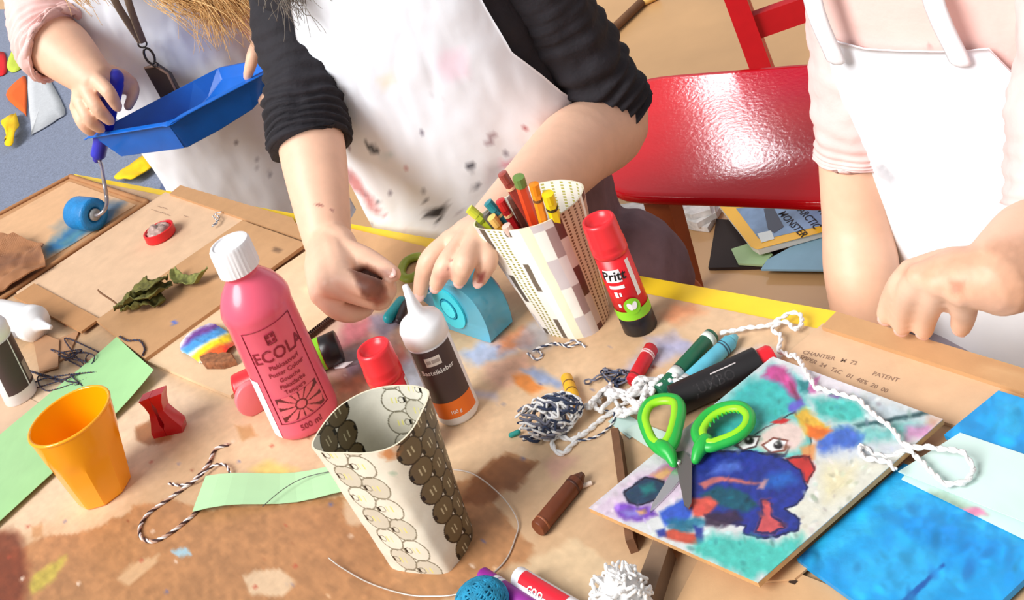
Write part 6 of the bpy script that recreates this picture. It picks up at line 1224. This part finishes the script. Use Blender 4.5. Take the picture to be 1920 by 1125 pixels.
# ================================================================ green scissors on the painting
zs_ = zp + pt + .003
gs_ = empty('scissors', W(1275, 850, zs_), 'green-handled scissors lying open on the clown painting', 'scissors', 'pairs of scissors')
gd = M('green_handle', (34, 172, 66), rough=.35); gl = M('lime_grip', (150, 222, 30), rough=.4); steel = M('scissor_steel', (150, 142, 138), rough=.25, metal=.85)
def ring_handle(px_, inner, r, zz, nm): 
    h = new('handle', tube(spline([W(x, y, z) for (x, y), z in zip(px_, zz)], 8, True), (r, r * 1.15), 12, cap=False, closed=True), gd, gs_)
    new('grip', tube(spline([W(x, y, z + r * .55) for (x, y), z in zip(inner, zz)], 8, True), (r * .72, r * .8), 10, cap=False, closed=True), gl, gs_)
ring_handle([(1212, 806), (1206, 782), (1216, 758), (1240, 748), (1266, 750), (1276, 768), (1270, 800), (1262, 830), (1246, 846), (1226, 832)], [(1214, 802), (1210, 782), (1219, 761), (1240, 752), (1262, 754), (1266, 770), (1261, 798), (1252, 822), (1240, 832), (1224, 824)], .0042, [zs_ + .006] * 10, 0)
new('shank', tube(spline([W(1240, 838, zs_ + .006), W(1254, 850, zs_ + .005), W(1262, 868, zs_ + .002)], 5), [.006, .0064, .0066, .0066, .0064, .006, .0055, .005, .0045, .004, .0035], 12), gd, gs_)
ring_handle([(1312, 828), (1306, 806), (1326, 778), (1356, 764), (1388, 762), (1406, 778), (1402, 800), (1380, 820), (1350, 832), (1328, 838)], [(1322, 822), (1318, 806), (1334, 783), (1360, 769), (1386, 767), (1400, 779), (1396, 798), (1377, 814), (1350, 825), (1332, 830)], .0039, [zs_ + .005] * 10, 1)
new('shank', tube(spline([W(1324, 828, zs_ + .005), W(1312, 842, zs_ + .005), W(1304, 862, zs_ + .002)], 5), [.0062, .0062, .006, .006, .0058, .0054, .005, .0046, .0042, .0038, .0034], 12), gd, gs_)
for i in range(9):
    t = i / 8; p = np.array([1330 + 60 * t, 790 - 26 * math.sin(t * 2.2)]); new('grip_rib', tube([W(p[0] - 1, p[1] - 3, zs_ + .008), W(p[0] + 2, p[1] + 9, zs_ + .007)], .0008, 6), gd, gs_)
new('blade', flat([(1262, 850), (1284, 848), (1299, 866), (1298, 945), (1292, 956), (1284, 950), (1272, 890)], zs_ - .001, .0016, .0004), steel, gs_, smooth=False)
new('blade', flat([(1296, 858), (1310, 862), (1262, 920), (1220, 962), (1224, 948), (1262, 885)], zs_ - .0028, .0016, .0004), M('scissor_steel_bright', (206, 204, 206), rough=.22, metal=.8), gs_, smooth=False)
new('rivet', lathe([(.0003, .002), (.002, .0018), (.0024, 0)], W(1273, 868, zs_ + .0005), (0, 0, 1), 16), M('rivet', (210, 206, 200), rough=.25, metal=.9), gs_)
